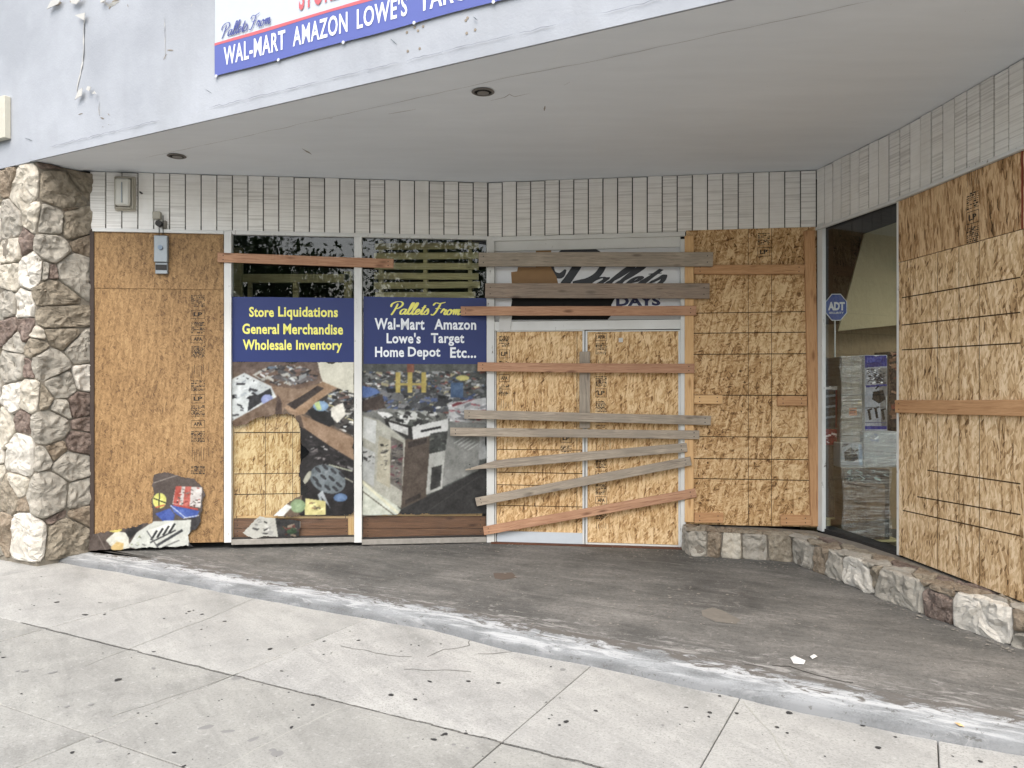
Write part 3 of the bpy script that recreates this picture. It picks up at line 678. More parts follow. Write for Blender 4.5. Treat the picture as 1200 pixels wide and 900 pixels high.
# ------------------------------------------------------------------ OSB sheets
def sheet(w, x0, x1, y0, y1, out, mat, label, th=.011, lines=(), vlines=(), slines=(), stamps=(), free=None):
    """sheet with chalk lines (same height all along) and ink stamps; positions read off the photograph, converted to wall metres"""
    u0, u1, z0, z1 = zrect(w, x0, x1, y0, y1, out)
    if free: u0, u1, z0, z1 = [b if b is not None else a for a, b in zip((u0, u1, z0, z1), free)]
    M = w.M(u0, z0, out)
    bm = bmesh.new(); add_box(bm, 0, u1-u0, 0, th, 0, z1-z0, .0015)
    o = obj('strand_board_sheet', from_bm(bm), mat, M, label=label, cat='board', group='strand board sheets over the shopfront')
    vs, fs = [], []
    xm = (x0 + x1) / 2
    for y in lines:
        z = w.loc(xm, y, out)[1] - z0; n_ = max(1, int((u1-u0) / .1))
        add_strip(vs, fs, (.004, z + random.uniform(-.002, .002)), (u1-u0-.004, z + random.uniform(-.002, .002)), random.uniform(.007, .0095), -.0008)
    for x in vlines:
        u = w.loc(x, 450, out)[0] - u0; add_strip(vs, fs, (u, .004), (u + random.uniform(-.003, .003), z1-z0-.004), .0048, -.0011)
    for (a, b) in slines:
        p = w.loc(*a, out); q = w.loc(*b, out); add_strip(vs, fs, (p[0]-u0, p[1]-z0), (q[0]-u0, q[1]-z0), .008, -.0014)
    if vs: obj('chalk_line', mesh('l', vs, fs), m_line, M, o, kind='stuff')
    for stp in stamps:
        x0s, x1s, y0s, y1s = stp[:4]; fade = m_ink
        U0, U1, Z0, Z1 = zrect(w, x0s, x1s, y0s, y1s, out); U0 -= u0; U1 -= u0; Z0 -= z0; Z1 -= z0
        W_ = U1 - U0; z = Z1; vs, fs = [], []
        kinds = ['bars', 'lp', 'bars', 'apa', 'bars', 'lines']; kk = stp[4] if len(stp) > 4 else 0
        while z > Z0 + .03:
            kd = kinds[kk % 6]; kk += 1; h = {'bars': .12, 'lp': .085, 'apa': .075, 'lines': .16}[kd]
            h = min(h, z - Z0); zz = z - h
            if kd in ('lp', 'apa') and h > .05:
                for (p, q) in (((U0, zz), (U1, zz)), ((U0, z - .006), (U1, z - .006)), ((U0, zz), (U0, z - .006)), ((U1, zz), (U1, z - .006))): add_strip(vs, fs, p, q, .004, -.0009)
                t = text_mesh('LP' if kd == 'lp' else 'APA', U0 + W_ * .18, U1 - W_ * .18, zz + h * .25, z - h * .3, .03)
                obj('lettering', t, fade, w.M(u0, z0, out + .001), o)
            elif kd == 'bars':
                r = zz + .008
                while r < z - .01:
                    x = U0
                    while x < U1:
                        l_ = random.uniform(.006, .03)
                        if random.random() < .85: add_strip(vs, fs, (x, r), (min(U1, x + l_), r), random.choice((.005, .007, .010)), -.0009)
                        x += l_ + random.uniform(.003, .008)
                    r += random.uniform(.011, .016)
            else:
                for q in range(6):
                    x = U0 + W_ * (q + .5) / 6
                    if random.random() < .75: add_strip(vs, fs, (x, zz + random.uniform(0, .03)), (x, z - random.uniform(.01, .06)), .003, -.0009)
                add_strip(vs, fs, (U1 + W_ * .3, zz + .05), (U1 + W_ * .3, z - .02), .004, -.0009)
            z = zz - random.uniform(.008, .03)
        obj('ink_stamp', mesh('s', vs, fs), fade, M, o, kind='stuff')
    return o
sheet(WAB, 110, 262, 337.5, 637, .004, m_osb_old, 'tall lower strand board sheet beside the stone pillar', stamps=[(224, 240, 345, 556)])
sheet(WAB, 110, 262, 273, 338.5, .010, m_osb_old, 'short upper strand board sheet beside the stone pillar behind the hanging lock box')
sheet(WBD, 582, 683, 388.5, 625, -.014, m_osb, 'strand board sheet filling the left door leaf', lines=(527, 554, 569, 593), vlines=(676,), stamps=[(585, 597, 392, 480), (657, 670, 508, 530, 1)])
sheet(WBD, 688.5, 796, 388.5, 637, -.012, m_osb, 'strand board sheet filling the right door leaf', stamps=[(698, 711, 390, 620, 3)])
sheet(WBD, 804, 957, 268, 616, .008, m_osb2, 'wide brown strand board sheet between the doors and the corner, framed with lumber', lines=(366, 390, 415, 463, 512, 538, 562), vlines=(877, 904), stamps=[(888, 902, 272, 308, 0)])
# right wall
zt = ZS0 - .03
uF = 0.0
zs_seam = WFE.loc(1057, 306.5, .012)[1]
sheet(WFE, 1056, 1197, 200, 306, .012, m_osb3u, 'upper strand board sheet high on the right side wall', free=(.0, WFE.loc(1197, 450, .012)[0], zs_seam, zt), stamps=[(1133, 1147, 190, 290, 5)])
sheet(WFE, 1056, 1197, 308, 680, .010, m_osb3, 'large lower strand board sheet on the right side wall above the stone ledge', free=(.0, WFE.L, .235, zs_seam - .004),
      slines=[((1057, 349), (1196, 325)), ((1057, 381), (1196, 366)), ((1057, 410), (1196, 402)), ((1087, 551), (1196, 567)), ((1075, 582), (1196, 603)), ((1058, 598), (1196, 628))], vlines=(1099, 1124, 1148))
u = WFE.loc(1197, 450, .012)[0]
sheet(WFE, 1198, 1300, 200, 306, .012, m_osb3u, 'strand board sheet past a red edge at the far right', free=(u + .012, WFE.L, zs_seam, zt))
obj('red_edge', box(0, .008, -.012, 0, zs_seam, zt), plain('red sheet edge', '7c2f22', .8), WFE.M(u + .002, 0, .003), B)
# board seen through the torn print in the first window
ub = sheet(WAB, 274, 352, 470, 607, -.035, m_osb, 'strand board sheet behind the torn print of the left window', lines=(507, 555, 579), vlines=(343, 311))
# lumber
def plank(pl, pr, wid, th, mat, label, group='planks nailed across the doors', tipl=0, tipr=0, name='plank', cat='plank', jag=.004, parent=None):
    """lumber from pl to pr (3-D centre of its back), wid tall and th deep"""
    d = pr - pl; L = d.length; x = d.normalized(); y = Vector((0, 0, 1)).cross(x).normalized(); z = x.cross(y)
    M = Matrix.Identity(4); mid = (pl + pr) / 2
    for i, c_ in enumerate((x, y, z)):
        for r in range(3): M[r][i] = c_[r]
    for r in range(3): M[r][3] = mid[r]
    n = 14; vs, fs = [], []; sd = random.random() * 50
    for i in range(n + 1):
        t = i / n; X = (t - .5) * L
        e0 = e1 = 0.
        w0, w1 = -wid/2 + noise.noise(Vector((t * 3, sd, 0))) * jag * .5, wid/2 + noise.noise(Vector((t * 3, sd, 5))) * jag * .5
        if i == 0: jx = [random.uniform(-jag, jag) for _ in range(4)]
        elif i == n: jx = [random.uniform(-jag, jag) for _ in range(4)]
        else: jx = [0]*4
        bow = noise.noise(Vector((t * 1.2, sd, 9))) * .004
        if tipl and t < tipl:
            k = (t / tipl); w1 = w0 + (w1 - w0) * (.2 + .8 * k) ; w0 = w0 + (w1 - w0) * .35 * (1 - k)
        c = .003
        for j, (yy, zz) in enumerate(((-th + c, w0), (-th, w0 + c), (-th, w1 - c), (-th + c, w1), (-c, w1), (0, w1 - c), (0, w0 + c), (-c, w0))):
            vs.append((X + jx[j // 2], yy, zz + bow))
    for i in range(n):
        for j in range(8): fs.append([i*8+j, i*8+(j+1) % 8, (i+1)*8+(j+1) % 8, (i+1)*8+j])
    fs.append(list(range(7, -1, -1))); fs.append([n*8 + j for j in range(8)])
    bm = bmesh.new(); bm.from_mesh(mesh('pk', vs, fs))
    o = obj(name, from_bm(bm), mat, M, parent, label=label, cat=cat, group=group)
    vs2, fs2 = [], []
    for sx in (-L/2 + .05, L/2 - .05):
        for sz in (-wid * .22, wid * .22):
            b = len(vs2); r_ = .0055
            for k in range(6): vs2.append((sx + r_ * math.cos(k*1.047), -th - .0012, sz + r_ * math.sin(k*1.047)))
            fs2.append(list(range(b, b + 6)))
    obj('nail', mesh('n', vs2, fs2), m_dmetal, M, o)
    return o
def pk(wl, a, wr, b, ol, orr, th, mat, label, **k):
    """a=(x,ytop,ybottom) of the left end, b of the right end"""
    l0, l1 = wl.hit(a[0], a[1], ol + th), wl.hit(a[0], a[2], ol + th); r0, r1 = wr.hit(b[0], b[1], orr + th), wr.hit(b[0], b[2], orr + th)
    L_, R_ = (l0 + l1) / 2, (r0 + r1) / 2; w_ = ((l0.z - l1.z) + (r0.z - r1.z)) / 2
    n_ = (wl.n + wr.n).normalized()
    return plank(L_ - n_ * th, R_ - n_ * th, w_ * math.cos(math.atan2(R_.z - L_.z, (R_ - L_).length)), th, mat, label, **k)
# studs and blocks round the wide sheet
GB = 'lumber framing the wide sheet'
def blk(x0, x1, y0, y1, mat, label, out=.008, th=.038, w=WBD, group=GB, x0b=None, x1b=None):
    if (y1 - y0) > (x1 - x0):                      # upright
        xa, xb = (x0 + x1) / 2, ((x0b or x0) + (x1b or x1)) / 2
        t, bt = w.hit(xa, y0, out + th), w.hit(xb, y1, out + th); wd = (w.hit(x1, 450, out + th) - w.hit(x0, 450, out + th)).length
        d = (t - bt); L = d.length; x = d.normalized(); y = -w.n; z = x.cross(y)
        M = Matrix.Identity(4)
        for i, c_ in enumerate((x, y, z)):
            for r in range(3): M[r][i] = c_[r]
        mid = (t + bt) / 2 - w.n * th
        for r in range(3): M[r][3] = mid[r]
        return obj('stud', box(-L/2, L/2, -th, 0, -wd/2, wd/2, .003), mat, M, label=label, cat='lumber', group=group)
    return pk(w, (x0, y0, y1), w, (x1, y0, y1), out, out, th, mat, label, name='lumber_block', cat='lumber', group=group)
blk(802.5, 813, 276, 612, m_pine, 'upright pale pine stud just right of the double door', out=.004, th=.042)
blk(942.5, 955, 270, 617, m_fir, 'tall leaning orange brown stud at the right edge of the wide sheet', x0b=950, x1b=963)
blk(814, 943, 310, 321, m_fir, 'long horizontal board across the top of the wide sheet')
blk(813.5, 847, 463, 473.5, m_pine, 'short pale block on the left side of the wide sheet at mid height')
blk(911, 946, 464.5, 475.5, m_fir, 'short orange block on the right side of the wide sheet at mid height')
blk(813.5, 848, 601.5, 613, m_fir, 'short block at the bottom left of the wide sheet')
blk(915, 950.5, 604, 616, m_fir, 'short block at the bottom right of the wide sheet')
blk(679, 691.5, 412, 502, m_grey, 'short upright weathered board over the meeting line of the doors', out=-.004, th=.03, group='planks nailed across the doors')
blk(267, 273.5, 497, 632, m_pine, 'narrow pine stud behind the glass left of the torn print', out=-.07, th=.04, w=WAB, group='lumber behind the windows')
blk(408, 415, 600, 632, m_pine, 'short pine stud end at the lower right of the left window', out=-.07, th=.04, w=WAB, group='lumber behind the windows')
# planks
pk(WAB, (255, 296, 307), WAB, (461, 303.5, 314.5), .036, .036, .02, m_red, 'long pinkish plank across the tops of both shop windows', group='planks nailed across the windows')
pk(WAB, (561, 296, 312), WBD, (836, 295, 312), .04, .048, .034, m_grey, 'widest grey plank, topmost over the white transom sign')
pk(WAB, (569, 332, 349), WBD, (832, 332, 350), .04, .048, .032, m_brown, 'wide dark brown plank, second from the top over the transom sign')
pk(WAB, (540, 359, 370), WBD, (816, 358.5, 369.5), .04, .048, .02, m_red, 'thin pinkish plank along the bottom of the transom sign')
pk(WAB, (560, 424.5, 435), WBD, (814, 426.5, 437.5), .04, .048, .02, m_red, 'reddish brown plank across the upper part of both doors')
pk(WAB, (544, 480, 490.5), WBD, (833, 487.5, 498), .04, .048, .02, m_grey, 'upper of two close grey planks at the middle of the doors')
pk(WAB, (528, 501, 511), WBD, (820, 504.5, 514.5), .04, .048, .02, m_grey, 'lower of two close grey planks, reaching farthest left over the warehouse print')
pk(WAB, (545, 542, 552), WBD, (805, 519, 529.5), .04, .048, .02, m_grey, 'slightly slanting grey plank with a splintered pointed left end', tipl=.16)
pk(WAB, (558, 583, 593.5), WBD, (810, 535, 545.5), .04, .070, .02, m_grey, 'steeply slanting grey plank below the splintered one')
pk(WAB, (567, 617, 627.5), WBD, (816, 572.5, 583), .04, .048, .02, m_red, 'slanting reddish plank, lowest across the doors')
pk(WFE, (1049, 468, 484.5), WFE, (1230, 469.5, 487.5), .018, .018, .02, m_fir, 'horizontal orange brown plank across the right side wall', group='planks nailed on the side wall')
# bottom boards in the windows
pk(WAB, (272, 607, 619), WAB, (412, 607, 619), -.062, -.062, .02, m_plank_d, 'upper dark board at the foot of the left window', group='boards at the foot of the windows')
pk(WAB, (272, 619.5, 631), WAB, (412, 619.5, 631), -.062, -.062, .02, m_plank_d, 'lower dark board at the foot of the left window', group='boards at the foot of the windows')
pk(WAB, (425, 605, 619), WAB, (569, 605, 619), -.062, -.062, .02, m_plank_d, 'upper dark board at the foot of the middle window', group='boards at the foot of the windows')
pk(WAB, (425, 619.5, 631), WAB, (569, 619.5, 631), -.062, -.062, .02, m_plank_d, 'lower dark board at the foot of the middle window', group='boards at the foot of the windows')
pk(WAB, (424, 600.5, 604.5), WAB, (565, 600.5, 604.5), -.06, -.06, .03, m_pine, 'thin pale lath along the lower edge of the warehouse print', group='boards at the foot of the windows')
pk(WAB, (271, 604.5, 607.5), WAB, (411, 604.5, 607.5), -.06, -.06, .03, m_pine, 'thin pale lath along the lower edge of the torn print', group='boards at the foot of the windows')

# ------------------------------------------------------------------ prints: photographs on vinyl, painted into a fine grid
class Canvas:
    def __init__(s, x0, x1, y0, y1, step=.7, bg=(90, 80, 70)):
        s.x0, s.x1, s.y0, s.y1 = x0, x1, y0, y1
        s.nx = int((x1-x0)/step)+1; s.ny = int((y1-y0)/step)+1
        s.X, s.Y = np.meshgrid(np.linspace(x0, x1, s.nx), np.linspace(y0, y1, s.ny))
        s.c = np.zeros((s.ny, s.nx, 3)); s.c[:] = bg
        s.wx = s.X + s.sm(9.0) * 1.0 + s.sm(2.5) * .35; s.wy = s.Y + s.sm(9.0) * 1.0 + s.sm(2.5) * .35
    def sm(s, scale):
        kx, ky = max(2, int((s.x1-s.x0)/scale)), max(2, int((s.y1-s.y0)/scale))
        g_ = rng.normal(size=(ky+2, kx+2)); fx = (s.X-s.x0)/(s.x1-s.x0)*kx; fy = (s.Y-s.y0)/(s.y1-s.y0)*ky
        i, j = fy.astype(int), fx.astype(int); a, b = fy-i, fx-j; a = a*a*(3-2*a); b = b*b*(3-2*b)
        return g_[i, j]*(1-a)*(1-b)+g_[i+1, j]*a*(1-b)+g_[i, j+1]*(1-a)*b+g_[i+1, j+1]*a*b
    def inside(s, P, warp=True):
        X, Y = (s.wx, s.wy) if warp else (s.X, s.Y); r = np.zeros(X.shape, bool); n = len(P)
        for i in range(n):
            (xa, ya), (xb, yb) = P[i], P[(i+1) % n]
            if ya == yb: continue
            r ^= ((ya > Y) != (yb > Y)) & (X < (xb-xa)*(Y-ya)/(yb-ya)+xa)
        return r
    def poly(s, P, col, a=1.0, var=8, warp=False, grad=None):
        m = s.inside(P, warp); c = np.array(col, float) + s.sm(5)[..., None]*var + s.sm(1.6)[..., None]*var*.6
        if grad: c = c + ((s.X - P[0][0])*grad[0] + (s.Y - P[0][1])*grad[1])[..., None]
        s.c[m] = s.c[m]*(1-a) + c[m]*a
    def ell(s, cx, cy, rx, ry, col, rot=0, var=8, a=1.0):
        dx, dy = s.X-cx, s.Y-cy; u = (dx*math.cos(rot)+dy*math.sin(rot))/rx; v = (-dx*math.sin(rot)+dy*math.cos(rot))/ry
        m = u*u+v*v < 1; sh = (1-(u*u+v*v))*18
        c = np.array(col, float)+(sh+s.sm(3)*var)[..., None]; s.c[m] = s.c[m]*(1-a)+c[m]*a
    def line(s, a, b, w, col):
        dx, dy = b[0]-a[0], b[1]-a[1]; L = math.hypot(dx, dy) or 1; nx, ny = -dy/L*w/2, dx/L*w/2
        s.poly([(a[0]-nx, a[1]-ny), (b[0]-nx, b[1]-ny), (b[0]+nx, b[1]+ny), (a[0]+nx, a[1]+ny)], col, var=4)
    def clutter(s, P, pal, n, smin, smax, flat=.5):
        xs = [p[0] for p in P]; ys = [p[1] for p in P]; keep = s.c.copy(); m = s.inside(P)
        for _ in range(n):
            cx, cy = rng.uniform(min(xs), max(xs)), rng.uniform(min(ys), max(ys)); w = rng.uniform(smin, smax); h = w*rng.uniform(.25, 1)*flat; a = rng.uniform(-.6, .6)
            q = []
            for (ux, uy) in ((-1, -1), (1, -1), (1, 1), (-1, 1)):
                ux *= w*rng.uniform(.6, 1.1); uy *= h*rng.uniform(.6, 1.1); q.append((cx+ux*math.cos(a)-uy*math.sin(a), cy+ux*math.sin(a)+uy*math.cos(a)))
            mm = s.inside(q, False) & m; c = np.array(pal[rng.integers(len(pal))], float) + rng.normal()*12; s.c[mm] = c
        return s
    def build(s, w, out, shape, name, parent=None, gain=1.0, **k):
        keep = s.inside(shape)
        g0 = s.c.mean(2, keepdims=True); s.c = g0 + (s.c - g0) * .68 + s.sm(1.3)[..., None] * 5 + s.sm(9)[..., None] * 4; s.c = 118 + (s.c - 118) * 1.06
        for ax_ in (0, 1): s.c = (np.roll(s.c, 1, ax_) + 2*s.c + np.roll(s.c, -1, ax_))/4 if s.nx > 60 else s.c
        s.c = s.c + s.sm(1.1)[..., None]*3
        c = np.clip(s.c*gain*.93, 4, 250)/255; L_ = np.where(c <= .04045, c/12.92, ((c+.055)/1.055)**2.4)
        ax = np.array([w.loc(x, 450, out)[0] for x in np.linspace(s.x0, s.x1, s.nx)])
        xm = (s.x0+s.x1)/2; zt_, zb_ = w.loc(xm, s.y0, out)[1], w.loc(xm, s.y1, out)[1]; az = np.linspace(zt_, zb_, s.ny)
        A, Z = np.meshgrid(ax-ax[0], az-zb_)
        q = keep[:-1, :-1] & keep[1:, :-1] & keep[:-1, 1:] & keep[1:, 1:]
        I, J = np.nonzero(q); idx = I*s.nx+J; F = np.stack([idx+s.nx, idx+s.nx+1, idx+1, idx], 1)
        used = np.unique(F); rem = -np.ones(s.nx*s.ny, int); rem[used] = np.arange(len(used)); F = rem[F]
        V = np.stack([A.ravel(), (s.sm(30)*.0006).ravel(), Z.ravel()], 1)[used]
        me = bpy.data.meshes.new('print'); me.from_pydata(V.tolist(), [], F.tolist()); me.update()
        at = me.color_attributes.new('print', 'FLOAT_COLOR', 'POINT'); cc = np.ones((len(used), 4)); cc[:, :3] = L_.reshape(-1, 3)[used]
        at.data.foreach_set('color', cc.ravel().astype(np.float32))
        return obj(name, me, m_print, w.M(ax[0], zb_, out), parent, **k)
_s = NM('printed vinyl'); _a = _s.n('ShaderNodeAttribute', attribute_name='print')
m_print = _s.fin(_a.outputs['Color'], .5, None, .35)

# torn print in the left window: boxes of returned goods
c1 = Canvas(270.5, 415, 424, 608, .7, (104, 84, 66))
pal_d = [(28, 26, 28), (40, 40, 44), (60, 60, 62), (20, 20, 22), (150, 155, 155), (90, 85, 85)]
pal_m = pal_d + [(200, 205, 205), (120, 90, 80), (170, 170, 160), (90, 110, 130)]
c1.poly([(350, 424), (415, 424), (415, 470), (385, 455), (372, 447)], (206, 203, 180), var=4)
c1.poly([(270, 424), (372, 424), (376, 442), (300, 440), (270, 436)], (98, 78, 66))
c1.poly([(290, 440), (310, 430), (350, 426), (375, 438), (378, 447), (352, 456), (318, 452)], (110, 85, 68))
c1.clutter([(294, 440), (308, 431), (345, 426), (370, 436), (372, 444), (346, 452), (318, 450)], pal_m, 160, 2, 7)
c1.poly([(303, 445), (318, 452), (350, 456), (378, 448), (352, 470), (333, 478), (330, 488), (320, 487)], (139, 110, 84))
c1.poly([(378, 447), (415, 463), (415, 476), (352, 486), (333, 478), (350, 465)], (162, 126, 90))
c1.poly([(336, 474), (355, 463), (372, 452), (380, 455), (362, 468), (345, 480)], (58, 46, 40))
c1.poly([(270, 445), (286, 437), (318, 453), (325, 468), (300, 480), (270, 494)], (188, 196, 196))
c1.clutter([(270, 447), (286, 440), (315, 455), (322, 468), (285, 486), (270, 492)], [(205, 212, 212), (150, 160, 165), (60, 62, 66), (30, 30, 34), (180, 190, 192)], 90, 1.5, 6)
c1.poly([(292, 468), (317, 455), (319, 463), (290, 482)], (44, 46, 50))
c1.ell(313, 468, 7, 6, (120, 135, 190))
c1.poly([(270, 494), (296, 480), (324, 465), (325, 481), (308, 492), (285, 499), (270, 500)], (112, 87, 66))
c1.poly([(325, 462), (330, 470), (331, 488), (322, 487)], (80, 60, 50))
c1.poly([(372, 470), (395, 455), (415, 462), (415, 512), (392, 500), (375, 493), (357, 485)], (66, 62, 58))
c1.clutter([(366, 480), (393, 455), (415, 460), (415, 512), (395, 503)], pal_m + [(190, 180, 120), (210, 208, 196)], 200, 1.5, 5.5)
c1.poly([(360, 481), (372, 477), (390, 486), (392, 497), (384, 501), (366, 491)], (26, 26, 28), var=3)
c1.ell(376, 476, 9, 6, (110, 150, 190)); c1.poly([(368, 473), (374, 470), (377, 480), (372, 481)], (180, 205, 120))
c1.poly([(388, 478), (402, 472), (405, 486), (395, 496), (388, 488)], (212, 208, 192))
c1.poly([(333, 478), (352, 486), (385, 500), (415, 514), (415, 540), (385, 522), (358, 503), (346, 490)], (150, 117, 86))
c1.poly([(346, 488), (352, 486), (356, 500), (350, 503)], (90, 70, 55))
c1.poly([(350, 500), (358, 503), (385, 522), (415, 541), (415, 608), (350, 608), (355, 575), (347, 555), (356, 535)], (34, 31, 32), var=5)
c1.clutter([(350, 502), (380, 520), (412, 541), (412, 560), (380, 545), (352, 530)], [(22, 21, 23), (55, 50, 52), (95, 88, 88), (40, 36, 38), (140, 138, 136)], 110, 1.5, 7)
c1.line((385, 545), (413, 553), 1.8, (160, 165, 140)); c1.line((380, 548), (414, 566), 1.5, (150, 150, 130))
c1.ell(384, 562, 22, 16, (92, 104, 110), .45)
for (x, y) in ((372, 552), (381, 549), (391, 552), (400, 558), (370, 561), (379, 559), (388, 562), (397, 568), (374, 569), (383, 571), (392, 574)): c1.ell(x + rng.uniform(-1, 1), y + rng.uniform(-1, 1), 4.6, 1.7, (34, 37, 42), .75, 2)
c1.ell(399, 584, 8, 5, (70, 104, 150)); c1.ell(360, 560, 3, 9, (150, 150, 130), .5)
c1.poly([(372, 580), (378, 575), (390, 603), (380, 603)], (150, 160, 165)); c1.poly([(376, 582), (392, 603), (382, 603)], (30, 30, 32))
c1.ell(349, 593, 9, 8, (118, 148, 98)); c1.poly([(358, 584), (382, 588), (382, 604), (357, 604)], (206, 196, 116))
c1.clutter([(361, 588), (380, 590), (380, 601), (360, 601)], [(130, 90, 50), (230, 220, 140), (90, 80, 60)], 16, 1, 3)
c1.poly([(320, 604), (335, 590), (342, 594), (330, 607)], (206, 210, 205))
tp = c1.build(WAB, .0, [(270.5, 424), (270.5, 497), (275, 500), (290, 495.5), (303, 490), (318, 487), (332, 486.5), (345, 487), (351, 503), (353, 518), (361, 530), (351, 545), (350, 560), (361, 574), (343, 586), (333, 590), (318, 605), (412, 604.6), (415, 600), (415, 424)],
    'torn_window_print', gain=.98, label='torn photo print of cardboard boxes full of returned goods in the left window', cat='poster')
c1b = Canvas(282, 352, 603, 633, .6, (190, 190, 178))
c1b.poly([(322, 603), (352, 609), (352, 633), (326, 630)], (52, 52, 52)); c1b.clutter([(330, 618), (352, 614), (352, 632), (335, 632)], [(120, 60, 50), (60, 90, 60), (150, 130, 110), (40, 36, 34)], 40, 1.5, 5)
c1b.clutter([(286, 622), (305, 608), (320, 608), (320, 628)], [(205, 205, 195), (150, 150, 145), (60, 60, 60)], 26, 1, 4)
c1b.build(WAB, .012, [(283, 624), (299, 609), (308, 605), (323, 607), (351, 611), (351, 630), (330, 631), (309, 629), (300, 633)], 'print_fragment', gain=.9, label='loose grey print fragment curled over the boards at the foot of the left window', cat='poster')
# warehouse print
c2 = Canvas(424, 570.5, 424, 603, .7, (72, 76, 72))
palw = [(205, 208, 205), (150, 155, 155), (60, 64, 66), (40, 42, 44), (110, 112, 108), (70, 90, 130), (130, 70, 60), (175, 165, 120), (95, 100, 98), (50, 50, 52)]
c2.poly([(424, 424), (570, 424), (570, 436), (424, 437)], (84, 88, 82))
c2.clutter([(424, 436), (570, 434), (570, 492), (424, 492)], palw, 900, 1.2, 5, .5)
c2.clutter([(424, 455), (570, 455), (570, 480), (424, 488)], [(40, 42, 46), (58, 60, 64), (80, 84, 88), (60, 80, 130), (120, 122, 124)], 160, 3, 9, .6)
c2.poly([(424, 452), (440, 455), (446, 460), (430, 466), (424, 466)], (70, 105, 175)); c2.poly([(424, 470), (448, 462), (452, 478), (424, 482)], (72, 58, 50))
for x in (463.5, 477.5, 494): c2.poly([(x, 436), (x+5.5, 436), (x+5.5, 460), (x, 460)], (198, 174, 72))
c2.poly([(463, 449), (500, 449), (500, 452), (463, 452)], (190, 166, 70)); c2.poly([(477, 424), (485, 424), (485, 436), (477, 436)], (150, 86, 62))
c2.poly([(528, 448), (543, 448), (543, 466), (528, 466)], (62, 96, 140)); c2.ell(542, 443, 8, 3, (200, 190, 90))
c2.poly([(424, 484), (450, 478), (520, 484), (526, 494), (484, 512), (470, 514), (424, 486)], (120, 122, 116))
c2.clutter([(440, 482), (510, 482), (520, 492), (484, 505), (455, 495)], [(190, 194, 186), (50, 50, 50), (90, 94, 88), (220, 222, 218), (70, 72, 68)], 120, 2, 8, .5)
c2.poly([(525, 472), (570, 466), (570, 500), (527, 496)], (176, 178, 178)); c2.clutter([(525, 472), (570, 466), (570, 500), (527, 496)], [(210, 210, 210), (160, 70, 80), (130, 132, 136), (190, 192, 192)], 60, 2, 8, .35)
c2.poly([(424, 560), (440, 562), (470, 598), (470, 603), (424, 603)], (196, 202, 184))
c2.poly([(424, 486), (444, 492), (475, 515), (471, 596), (440, 575), (424, 562)], (158, 158, 142), grad=(.3, 0))
c2.poly([(426, 488), (441, 493), (440, 520), (425, 512)], (188, 192, 188)); c2.poly([(424, 522), (440, 530), (438, 570), (424, 560)], (168, 172, 168))
c2.clutter([(425, 524), (440, 532), (438, 545), (425, 538)], [(40, 40, 40), (90, 90, 88), (160, 160, 155)], 26, 1, 5)
c2.poly([(444, 510), (458, 516), (457, 572), (441, 562)], (172, 166, 140)); c2.clutter([(446, 516), (455, 520), (454, 552), (446, 548)], [(96, 92, 84), (60, 58, 52), (196, 190, 160)], 30, 1, 3.5)
c2.poly([(458, 511), (473, 519), (471, 575), (457, 566)], (104, 98, 90)); c2.clutter([(459, 514), (472, 520), (470, 572), (458, 562)], [(44, 44, 46), (70, 66, 64), (150, 146, 136), (110, 50, 60)], 55, 1, 4, .4)
c2.line((424, 563), (468, 602), 3, (214, 212, 176)); c2.line((424, 574), (462, 603), 1.2, (90, 86, 70))
c2.poly([(475, 515), (504, 508), (500, 582), (470, 596)], (84, 70, 58), var=4)
c2.poly([(478, 518), (500, 513), (500, 519), (478, 525)], (56, 46, 40)); c2.poly([(475, 586), (493, 577), (493, 583), (475, 591)], (50, 42, 36))
c2.poly([(450, 490), (482, 500), (484, 515), (476, 514), (452, 497)], (40, 38, 36)); c2.poly([(455, 494), (478, 501), (478, 510), (458, 502)], (196, 198, 194), var=14)
c2.poly([(483, 500), (525, 491), (526, 506), (484, 515)], (206, 208, 204), var=4); c2.line((493, 505.5), (517, 500.5), 2.6, (34, 34, 34))
c2.poly([(504, 508), (526, 505), (524, 528), (503, 532)], (56, 60, 56)); c2.clutter([(505, 510), (525, 507), (523, 526), (504, 530)], [(96, 100, 90), (36, 38, 36), (70, 74, 68)], 20, 1, 4)
c2.poly([(503, 532), (522, 528), (518, 573), (499, 580)], (168, 170, 162)); c2.poly([(506, 548), (518, 545), (516, 570), (504, 575)], (52, 52, 50))
c2.poly([(526, 494), (569, 496), (560, 552), (518, 571), (522, 528)], (126, 128, 122), var=7)
for k in range(5): c2.line((532 + k*4, 520 + k*2), (545 + k*4, 512 + k*2), 1.0, (180, 182, 178))
c2.poly([(470, 597), (500, 582), (518, 573), (560, 553), (570, 540), (570, 603), (466, 603)], (48, 47, 46), var=4)
c2.line((500, 600), (560, 560), 1.0, (66, 66, 64)); c2.poly([(562, 512), (570, 505), (570, 538), (561, 540)], (150, 152, 150))
c2.build(WAB, .0, [(424, 424), (570.5, 424), (570.5, 603), (424, 603)], 'warehouse_print', gain=.95, label='photo print of a warehouse floor crowded with boxed appliances in the middle window', cat='poster')
